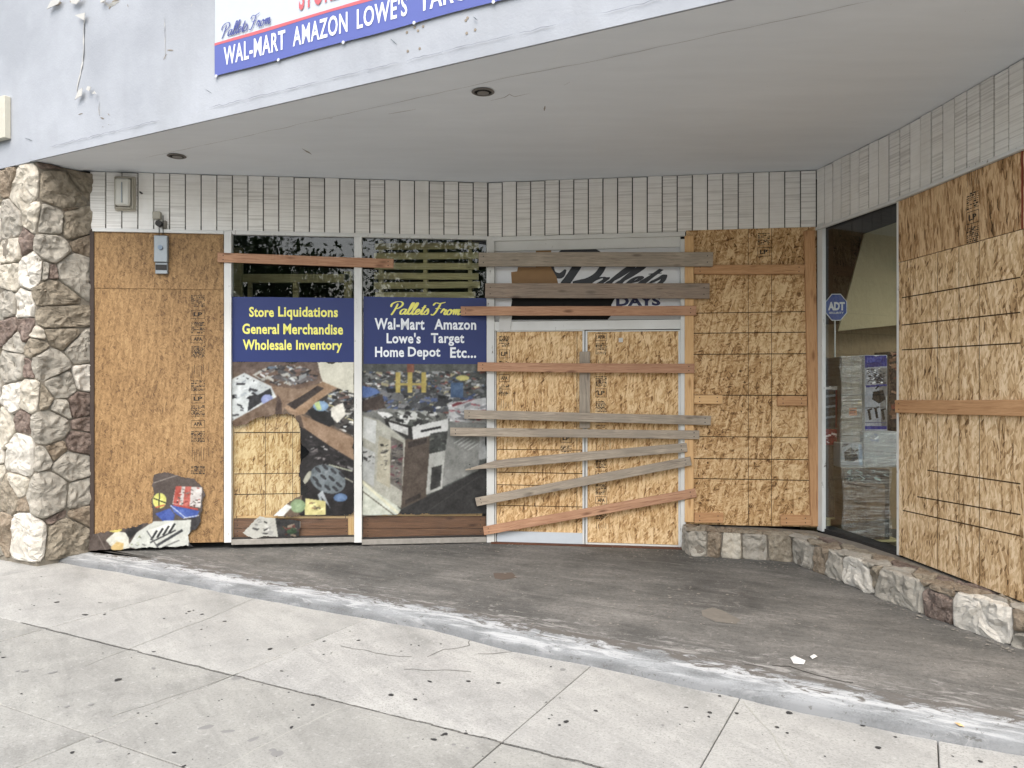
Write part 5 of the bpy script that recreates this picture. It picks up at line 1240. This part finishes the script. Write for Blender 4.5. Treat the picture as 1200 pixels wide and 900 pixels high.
for i in range(26): seeds.append((-1.0 - (i % 3)*.33+random.uniform(-.06, .06), .15+(i//3)*.38+random.uniform(-.08, .08), random.choice(['cream', 'grey', 'white', 'tan', 'dark']), 0))
for i in range(12): seeds.append((-.72+random.uniform(-.05, .05), .1+i*.29, random.choice(['cream', 'grey', 'white', 'tan']), 0))
pil = empty('stone_pillar', (PC0.x, PC0.y, 0), label='rough cream and grey fieldstone pillar at the left of the storefront', cat='pillar')
cl = cells(seeds, (-2.0, SL, -.02, pz1))
core = [tuple((PC0-SD*2.0)[:2]), tuple(PC0[:2]), tuple(side_end[:2]), tuple((side_end+SN*.6-SD*.1)[:2]), tuple((PC0-SD*2.0+SN*1.2)[:2])]
obj('mortar_core', prism(core, -.05, pz1), m_mortar, None, pil)
for i, (P, s0) in enumerate(zip(cl, seeds)):
    if len(P) >= 3: lay_stone(P, ST[s0[2]], pmap, pil, .005, .034, seed=i)
# ledge: face 0.25 high then top surface
ZL = .25
bp = [on_z(x, y, 0) for x, y in ((806, 652), (860, 655), (925, 659), (955, 671), (1000, 689), (1080, 721), (1200, 764))]
bp = [Vector((p.x, p.y, 0)) for p in bp]; bp.append(bp[-1] + (bp[-1]-bp[-2]).normalized()*1.4)
bp.insert(0, Vector((bp[0].x - .0, bp[0].y + .36, 0)))
cum = [0]
for i in range(1, len(bp)): cum.append(cum[-1]+(bp[i]-bp[i-1]).length)
def ledge_pt(u):
    u = max(0, min(cum[-1]-1e-4, u))
    for i in range(len(bp)-1):
        if u <= cum[i+1]: break
    t = (u-cum[i])/(cum[i+1]-cum[i]); p = bp[i].lerp(bp[i+1], t)
    def nr(j): d = (bp[j+1]-bp[j]).normalized(); return Vector((d.y, -d.x, 0))
    n_ = nr(i)
    if t > .5 and i < len(bp)-2: n_ = n_.lerp(nr(i+1), (t-.5)*.98)
    if t < .5 and i > 0: n_ = n_.lerp(nr(i-1), (.5-t)*.98)
    return p, n_.normalized()
def lmap(u, v, h):
    p, n_ = ledge_pt(u); r = .025; p = p - n_*.035
    if v < ZL-r: q = p+n_*h; z = v
    elif v > ZL+r: q = p-n_*(v-ZL); z = ZL-.035+h*.6
    else:
        t = (v-ZL+r)/(2*r); q = p+n_*(h*(1-t)-r*t); z = (ZL-r)+t*(r-.035+h*.6)
    return Vector((q.x, q.y, z))
led = empty('stone_ledge', (bp[3].x, bp[3].y, 0), label='low fieldstone ledge under the boarded windows at the right', cat='ledge')
inner = [tuple((p - ledge_pt(c)[1]*.45)[:2]) for p, c in zip(bp, cum)]
front = [tuple((p - ledge_pt(c)[1]*.035)[:2]) for p, c in zip(bp, cum)]
m_mort2 = plain('dirty ledge mortar', '7d766b', .95, .35, 40, .6)
bm = bmesh.new(); vs = []; n_ = len(bp)
for x, y in front: vs.append((x, y, -.02)); vs.append((x, y, ZL-.035))
for x, y in inner: vs.append((x, y, ZL-.035))
fs = [[2*i, 2*i+2, 2*i+3, 2*i+1] for i in range(n_-1)] + [[2*i+1, 2*i+3, 2*n_+i+1, 2*n_+i] for i in range(n_-1)]
bm.from_mesh(mesh('lc', vs, fs)); obj('mortar_core', from_bm(bm), m_mort2, None, led)
LS = [(817,632,'grey',0),(838,634,'brown',-.002),(857,637,'cream',.002),(885,638,'grey',.006),(909,638,'tan',0),(938,642,'grey',.004),(963,655,'brown',-.003),(972,662,'grey',0),(1000,672,'white',.008),
      (1050,690,'grey',.03),(1024,668,'tan',-.012),(1098,706,'dark',-.004),(1100,682,'brown',-.006),(1150,722,'white',.035),(1190,728,'brown',0),(1198,755,'grey',0)]
cols_ = None
sd_ = []
def ledge_u(px, py):
    best = None
    for i in range(1, 600):
        u = cum[-1]*i/600; p, n_ = ledge_pt(u); x = 600+FPX*p.x/p.y
        e = abs(x-px)
        if best is None or e < best[0]: best = (e, u, p)
    z = CAMZ-(py-450)/FPX*best[2].y
    return best[1], max(.03, min(.22, z))
for x, y, m_, w_ in LS: u, z = ledge_u(x, y); sd_.append((u, z, m_, w_))
u_end = max(s[0] for s in sd_)
for k in range(10): sd_.append((u_end+.15+k*.17, .10+.06*(k % 2), ['white', 'tan', 'grey', 'dark'][k % 4], 0))
for k in range(2): sd_.append((.06+k*.17, .12, 'grey', 0))
for k in range(int(cum[-1]/.2)): sd_.append((k*.2+random.uniform(-.05, .05)+.05, .335+random.uniform(-.02, .015), random.choice(['tan', 'grey', 'brown', 'grey']), 0))
for k in range(int(cum[-1]/.23)): sd_.append((k*.23+random.uniform(-.05, .05)+.05, .45+random.uniform(-.02, .02), random.choice(['tan', 'brown', 'dark']), 0))
for i, (P, s0) in enumerate(zip(cells(sd_, (0, cum[-1], -.01, .5)), sd_)):
    if len(P) >= 3: lay_stone(P, ST[s0[2]], lmap, led, .005, .034, seed=100+i)

# ------------------------------------------------------------------ inside the shop
obj('shop_floor', prism([(-4.2, 7.65), (3.0, 7.3), (3.3, 3.4), (8.8, 3.4), (8.8, 11.5), (-4.2, 11.5)], 0.0, .01), plain('shop floor', '4a4743', .7), kind='structure')
def wpal(x0, x1, y0, y1, Y, ns, label, stringers=3):
    a, b = at_y(x0, y1, Y), at_y(x1, y0, Y); r = empty('wooden_pallet', ((a.x+b.x)/2, Y, a.z), label=label, cat='pallet')
    H_ = b.z-a.z; L = b.x-a.x; s_h = H_/ns
    for k in range(ns): 
        o = obj('slat', box(0, L*random.uniform(.94, 1.0), 0, .018, 0, s_h*.66, .002), m_pallet, Matrix.Translation((a.x+random.uniform(0, .03), Y, a.z+k*s_h)) @ Matrix.Rotation(random.uniform(-.01, .01), 4, 'Y'), r)
    for k in range(stringers): obj('stringer', box(0, .04, .02, .11, 0, H_, .003), m_pallet, Matrix.Translation((a.x+L*(.05+.42*k), Y, a.z)), r)
wpal(437, 562, 281, 350, 7.72, 6, 'upright slatted pallet behind the glass above the middle sign')
# lower part of that pallet stack, hidden by prints, carries it
obj('crate_stack', box(0, 1.15, 0, .5, 0, at_y(437, 350, 7.72).z - .005, .004), m_card_d, Matrix.Translation((at_y(437, 350, 7.72).x, 7.71, .011)), label='dark stacked cartons under the pallet behind the middle window', cat='carton')
# timber frame behind the left window
tf = empty('timber_frame', (at_y(300, 350, 8.0).x, 8.0, .01), label='rough timber frame standing behind the left window glass', cat='frame')
for x0, x1, y0, y1 in ((272, 283, 290, 640), (284, 410, 321, 331), (290, 294, 331, 640), (343, 349, 331, 640), (403, 412, 318, 640)):
    a, b = at_y(x0, y1, 8.0 + (x0 % 7)*.012), at_y(x1, y0, 8.0 + (x0 % 7)*.012)
    if y1 > 600: a.z = .012
    obj('post' if y1 > 600 else 'rail', box(0, b.x-a.x, 0, .06, 0, b.z-a.z, .003), m_pallet, Matrix.Translation((a.x, a.y, a.z)), tf)
# goods behind the corner window
m_film = NM('stretch film over goods'); 
def film_card(name, col, col2, amt=.5):
    s = NM(name); v = s.obj(); w_ = s.noise(s.map(v, scale=(2, 2, 26), rot=(0, .12, 0)), 1.6, 6, .7, 1.0)
    c = s.mix(s.ramp(w_, [(.42, 0.), (.62, amt)]), lin(col), lin(col2))
    return s.fin(c, .28, s.bump(w_, .5, .02), .6)
m_fc = film_card('film wrapped brown box', '6e5c48', '9a9184'); m_fw = film_card('film wrapped white box', 'a2a5a6', 'c8cdd0', .8); m_ft = film_card('film wrapped beige box', '8a8172', 'b4b0a6'); m_fd = film_card('film wrapped dark box', '3a3936', '7f8684', .6)
m_bx = [plain('red print', '9c3b32', .5), plain('blue print', '36407c', .5), plain('orange label', 'd27a35', .6), plain('white print', 'c4c6c6', .5)]
def gbox(x0, x1, y0, y1, Y, dep, mat, label, name='carton', parts=(), rot=0.0, cat='carton'):
    a, b = at_y(x0, y1, Y), at_y(x1, y0, Y); w_, h_ = b.x-a.x, b.z-a.z
    M = Matrix.Translation((a.x, Y, a.z)) @ Matrix.Rotation(rot, 4, 'Z')
    o = obj(name, box(0, w_, 0, dep, 0, h_, .006), mat, M, label=label, cat=cat)
    for (nm, fx0, fx1, fz0, fz1, mt) in parts: obj(nm, box(w_*fx0, w_*fx1, -.004, -.0005, h_*fz0, h_*fz1), mt, M, o)
    return o
def gbox(x0, x1, y0, y1, Y, dep, mat, label, name='carton', cat='carton', paint=None, bg=(150, 150, 150)):
    a, b = at_y(x0, y1, Y), at_y(x1, y0, Y); w_, h_ = b.x-a.x, b.z-a.z
    M = Matrix.Translation((a.x, Y, a.z))
    o = obj(name, box(0, w_, 0, dep, 0, h_, .006), mat, M, label=label, cat=cat)
    if paint:
        cv = Canvas(x0+.6, x1-.6, y0+.6, y1-.6, .5, bg); cv.c += cv.sm(6)[..., None]*6; paint(cv); cv.c = 100 + (cv.c - 100) * 1.55
        wl = Wall((-2, Y), (6, Y)); p = cv.build(wl, .0035, [(x0, y0), (x1, y0), (x1, y1), (x0, y1)], 'printed_face', o, 1.0)
    return o
DK = (42, 44, 48)
def p_shelf(c):
    for k in range(7): c.line((962, 459+k*6.2), (979, 457+k*6.2), 2.6, (120, 126, 132) if k % 2 else (70, 74, 80))
    c.poly([(979, 452), (984, 452), (984, 503), (979, 503)], (128, 46, 44)); c.poly([(961, 452), (984, 452), (984, 457), (961, 456)], (176, 172, 170))
def p_red(c): c.clutter([(961, 504), (985, 504), (985, 520), (961, 520)], [(190, 170, 165), (120, 40, 40), (170, 60, 55)], 14, 1, 5, .4)
def p_brown(c):
    c.poly([(988, 548), (1044, 551), (1044, 568), (988, 563)], (44, 52, 52)); c.clutter([(990, 549), (1042, 552), (1042, 567), (990, 562)], [(120, 150, 145), (30, 34, 36), (170, 180, 176), (60, 84, 78)], 46, 1, 6, .35)
    c.poly([(1037, 566), (1044, 566), (1044, 632), (1037, 632)], (60, 50, 42)); c.line((990, 566), (1038, 574), 1.2, (60, 48, 38)); c.poly([(1000, 585), (1012, 587), (1012, 592), (1000, 590)], (84, 68, 54))
    for k in range(5): c.line((989, 590+k*8), (1036, 596+k*8), .8, (134, 118, 98))
def p_tool(c):
    c.poly([(989, 530), (997, 524), (1004, 530), (1006, 538), (1000, 541), (990, 540)], DK); c.line((1000, 530), (1008, 526), 1.6, DK); c.poly([(986, 520), (995, 520), (992, 523), (986, 524)], (90, 96, 104)); c.line((988, 545), (1006, 546), 1, (120, 124, 128))
    c.poly([(1006, 521), (1011, 521), (1011, 545), (1007, 545)], (150, 168, 190))
def p_white(c):
    for k in range(5): c.line((1013, 512+k*8), (1052, 515+k*8), .9, (186, 190, 192) if k % 2 else (140, 142, 144))
    c.clutter([(1014, 508), (1030, 508), (1030, 520), (1014, 520)], [(130, 140, 160), (196, 200, 204)], 12, 1, 4)
def p_beige(c):
    c.poly([(995, 478), (1004, 478), (1004, 487), (995, 487)], (206, 122, 60)); c.line((996, 481), (1003, 481), 1, (120, 60, 40)); c.line((996, 484), (1003, 484), 1, (120, 60, 40))
    c.poly([(987, 430), (1009, 428), (1009, 434), (987, 437)], (160, 156, 146)); c.poly([(1005, 470), (1010, 468), (1010, 474), (1005, 474)], (176, 160, 120))
    for k in range(9): c.line((987, 440+k*8.5), (1010, 436+k*8.5), .8, (120, 114, 104) if k % 2 else (166, 160, 148))
def p_blue(c):
    c.poly([(1013, 416), (1040, 416), (1040, 429), (1013, 431)], (52, 58, 130)); c.poly([(1016, 419), (1034, 418), (1032, 424), (1016, 425)], (70, 78, 150))
    c.poly([(1029, 431), (1040, 431), (1040, 500), (1033, 500)], (118, 116, 116)); c.clutter([(1015, 433), (1038, 431), (1038, 449), (1015, 450)], [(50, 50, 56), (90, 90, 98), (200, 200, 202), (70, 70, 80)], 70, 1, 3.5, .5)
    c.line((1013, 453), (1040, 451), 2.4, (58, 62, 134)); c.poly([(1023, 459), (1035, 457), (1038, 468), (1030, 473), (1022, 468)], DK); c.line((1026, 456), (1030, 452), 2, DK)
    for (x, y) in ((1018, 486), (1026, 484), (1034, 486)): c.line((x, y-6), (x+2, y+6), 3, DK); c.line((x-2, y-5), (x+4, y-7), 2, DK)
    c.line((1014, 478), (1039, 477), 1, (90, 90, 96)); c.line((1013, 501), (1040, 501), 4, (58, 62, 140)); c.line((1014, 495), (1039, 495), 1, (90, 90, 120))
def p_dark(c): c.clutter([(1042, 413), (1061, 413), (1061, 505), (1042, 505)], [(110, 80, 64), (60, 44, 38), (140, 110, 90), (40, 38, 38), (120, 60, 50)], 60, 1.5, 7)
gbox(961, 986, 522, 606, 7.50, .4, m_card_d, 'tall dark grey carton at the left edge of the corner window')
gbox(961, 985, 503, 521.6, 7.50, .4, m_bx[0], 'red carton on the tall dark grey one', paint=p_red, bg=(150, 52, 48))
gbox(961, 984, 452, 502.6, 7.50, .4, m_fd, 'carton with dark shelves stacked on the red one', paint=p_shelf, bg=(52, 54, 58))
gbox(988, 1043, 548, 632, 7.30, .45, m_fc, 'large brown carton wrapped in shiny film at the bottom of the corner window', paint=p_brown, bg=(112, 94, 76))
gbox(985, 1011.5, 519, 547.6, 7.34, .4, m_bx[3], 'white carton with dark tool picture above the large brown one', paint=p_tool, bg=(150, 156, 162))
gbox(1012, 1053, 506, 547.6, 7.32, .4, m_fw, 'pale film wrapped carton below the blue and white one', paint=p_white, bg=(160, 164, 166))
gbox(986, 1010.5, 418, 518.6, 7.40, .4, m_ft, 'tall beige carton in cloudy film with an orange label', paint=p_beige, bg=(142, 136, 124))
gbox(1013, 1040, 416, 505.6, 7.36, .4, m_bx[3], 'blue and white carton with tool pictures', paint=p_blue, bg=(138, 140, 148))
gbox(1041, 1062, 412, 505.6, 7.60, .3, m_card_d, 'dark carton behind the blue and white one', paint=p_dark, bg=(72, 60, 54))
# loose stretch film hanging in creases round the stacks
def film(x0, x1, y0, y1, Y, label):
    a, b = at_y(x0, y1, Y), at_y(x1, y0, Y); nx, nz = 26, 60; vs, fs = [], []
    for j in range(nz+1):
        for i in range(nx+1):
            u, w_ = i/nx, j/nz; x, z = a.x+(b.x-a.x)*u, a.z+(b.z-a.z)*w_
            q = Vector((u*2.0+w_*1.5, w_*16+math.sin(u*5)*.8, Y)); edge = .010*math.sin(w_*9)+.006*noise.noise(q)
            vs.append((x+edge*(2*u-1), Y+.014*noise.noise(q)+.010*noise.noise(q*2.3)-.012*math.sin(math.pi*u), z))
    for j in range(nz):
        for i in range(nx): k = j*(nx+1)+i; fs.append([k, k+1, k+nx+2, k+nx+1])
    return obj('stretch_film', mesh('film', vs, fs), m_film2, None, label=label, cat='film', smooth=True)
_g = NM('clear stretch film'); _g.t.nodes.remove(_g.b); _gl = _g.n('ShaderNodeBsdfGlossy'); _gl.inputs['Roughness'].default_value = .10; _tr = _g.n('ShaderNodeBsdfTransparent')
_df = _g.n('ShaderNodeBsdfDiffuse'); _df.inputs[0].default_value = (.8, .82, .84, 1); _v = _g.obj(False); _nz = _g.noise(_g.map(_v, scale=(2, 2, 30), rot=(0, .25, 0)), 1.5, 6, .7, 1.0)
_g.l(_g.bump(_nz, .8, .03), _gl.inputs['Normal']); _m1 = _g.n('ShaderNodeMixShader'); _g.l(_g.ramp(_nz, [(.42, .08), (.62, .55)]), _m1.inputs[0]); _g.l(_tr.outputs[0], _m1.inputs[1]); _g.l(_gl.outputs[0], _m1.inputs[2])
_m2 = _g.n('ShaderNodeMixShader'); _g.l(_g.ramp(_nz, [(.54, 0.0), (.72, .20)]), _m2.inputs[0]); _g.l(_m1.outputs[0], _m2.inputs[1]); _g.l(_df.outputs[0], _m2.inputs[2]); _g.l(_m2.outputs[0], _g.out.inputs[0]); m_film2 = _g.m
film(987, 1044, 547, 631, 7.262, 'shiny creased clear film round the large brown carton in the corner window')
film(985, 1054, 506, 548, 7.275, 'cloudy clear film round the pale middle cartons in the corner window')
film(985, 1012, 417, 518, 7.36, 'cloudy clear film round the tall beige carton with the orange label')
# support pallets for the stacks
def base_pallet(x0, x1, Y, dep, top, label):
    a, b = at_y(x0, 600, Y), at_y(x1, 600, Y); r = empty('wooden_pallet', ((a.x+b.x)/2, Y, .01), label=label, cat='pallet')
    L = b.x-a.x; z = .012
    for k in range(5): obj('slat', box(0, L, 0, dep/6, 0, .016, .002), m_pallet, Matrix.Translation((a.x, Y+k*dep/4.9*.96, top-.018)), r)
    for k in range(3): obj('stringer', box(0, .04, 0, dep, 0, top-.019-z, .002), m_pallet, Matrix.Translation((a.x+(L-.04)*k/2, Y, z)), r)
zb1 = at_y(1000, 632, 7.30).z; zb2 = at_y(970, 606, 7.5).z
base_pallet(986, 1056, 7.26, .5, max(.06, zb1-.001), 'wooden pallet under the film wrapped cartons in the corner window')
base_pallet(958, 984, 7.48, .45, max(.08, zb2-.001), 'wooden pallet under the tall dark carton in the corner window')
# leaning beige board and the pale partition behind it
def quad_board(pts, Y, th, mat, name, label, cat, tilt=0):
    P = [at_y(x, y, Y) for x, y in pts]; c_ = sum(P, Vector())/len(P); n_ = len(P)
    vs = [(p.x-c_.x, (p.z-c_.z)*tilt, p.z-c_.z) for p in P]+[(p.x-c_.x, th+(p.z-c_.z)*tilt, p.z-c_.z) for p in P]
    fs = [list(range(n_)), list(range(2*n_-1, n_-1, -1))]+[[i, (i+1) % n_, n_+(i+1) % n_, n_+i] for i in range(n_)]
    bm = bmesh.new(); bm.from_mesh(mesh('qb', vs, fs)); return obj(name, from_bm(bm), mat, Matrix.Translation(c_), label=label, cat=cat)
quad_board([(982, 388), (1013, 274), (1080, 250), (1080, 378)], 8.0, .03, plain('beige laminate', 'b3a888', .6, .05), 'leaning_board', 'large beige board leaning at an angle above the goods in the corner window', 'board')
gbox(961, 1090, 380, 640, 8.15, .05, plain('tan partition', '8a7a60', .7, .08), 'tan partition board standing behind the cartons of the corner window', name='partition', cat='partition')

# ------------------------------------------------------------------ street trees over the road (they show in the window glass)
m_bark = plain('bark', '4b3f33', .9, .25, 20, .6)
_s = NM('leaf'); _oi = _s.n('ShaderNodeTexCoord'); m_leaf = _s.fin(_s.ramp(_s.noise(_s.obj(), 2.5, 3), [(.3, lin('2c3d1c')), (.7, lin('566b30'))]), .6)
def tree(x, y, h, R, label, nleaf=5200):
    t = empty('street_tree', (x, y, ZW), label=label, cat='tree', group='trees across the road')
    bm = bmesh.new(); H0 = h*.42
    def limb(a, b, r0, r1):
        d = b-a; L = d.length; m = bmesh.ops.create_cone(bm, cap_ends=True, segments=8, radius1=r0, radius2=r1, depth=L)
        bmesh.ops.transform(bm, matrix=Matrix.Translation((a+b)/2) @ d.to_track_quat('Z', 'Y').to_matrix().to_4x4(), verts=m['verts'])
    top = Vector((.1, .1, H0)); limb(Vector((0, 0, -.1)), top, .2, .13); tips = []
    for k in range(9):
        a = k*2.4; e = random.uniform(.5, 1.2); tip = top+Vector((math.cos(a)*math.cos(e), math.sin(a)*math.cos(e), math.sin(e)))*R*random.uniform(.6, .95); limb(top, tip, .08, .02); tips.append(tip)
        for q in range(2): t2 = tip+Vector((random.uniform(-1, 1), random.uniform(-1, 1), random.uniform(-.3, .8)))*R*.35; limb(tip.lerp(top, .3), t2, .03, .01); tips.append(t2)
    obj('trunk', from_bm(bm), m_bark, Matrix.Translation((x, y, ZW)), t)
    vs, fs = [], []
    for k in range(nleaf):
        c_ = random.choice(tips)+Vector((random.gauss(0, 1), random.gauss(0, 1), random.gauss(0, .8)))*R*.2
        u_ = Vector((random.gauss(0, 1), random.gauss(0, 1), random.gauss(0, 1))).normalized()*random.uniform(.06, .13); v_ = u_.cross(Vector((random.gauss(0, 1), random.gauss(0, 1), 1))).normalized()*u_.length*.6
        b = len(vs); vs += [tuple(c_-u_), tuple(c_+v_), tuple(c_+u_), tuple(c_-v_)]; fs.append([b, b+1, b+2, b+3])
    obj('crown', mesh('cr', vs, fs), m_leaf, Matrix.Translation((x, y, ZW)), t)
tree(-4.5, -12.0, 8.0, 3.3, 'leafy street tree across the road, reflected in the left window')
tree(1.5, -14.5, 8.5, 3.4, 'leafy street tree across the road, reflected in the middle window')
tree(-11, -8.5, 7.5, 3.0, 'leafy street tree across the road, farthest left')
print('objects', len(bpy.data.objects), 'tris', sum(sum(len(p.vertices)-2 for p in o.data.polygons) for o in bpy.data.objects if o.type == 'MESH'))
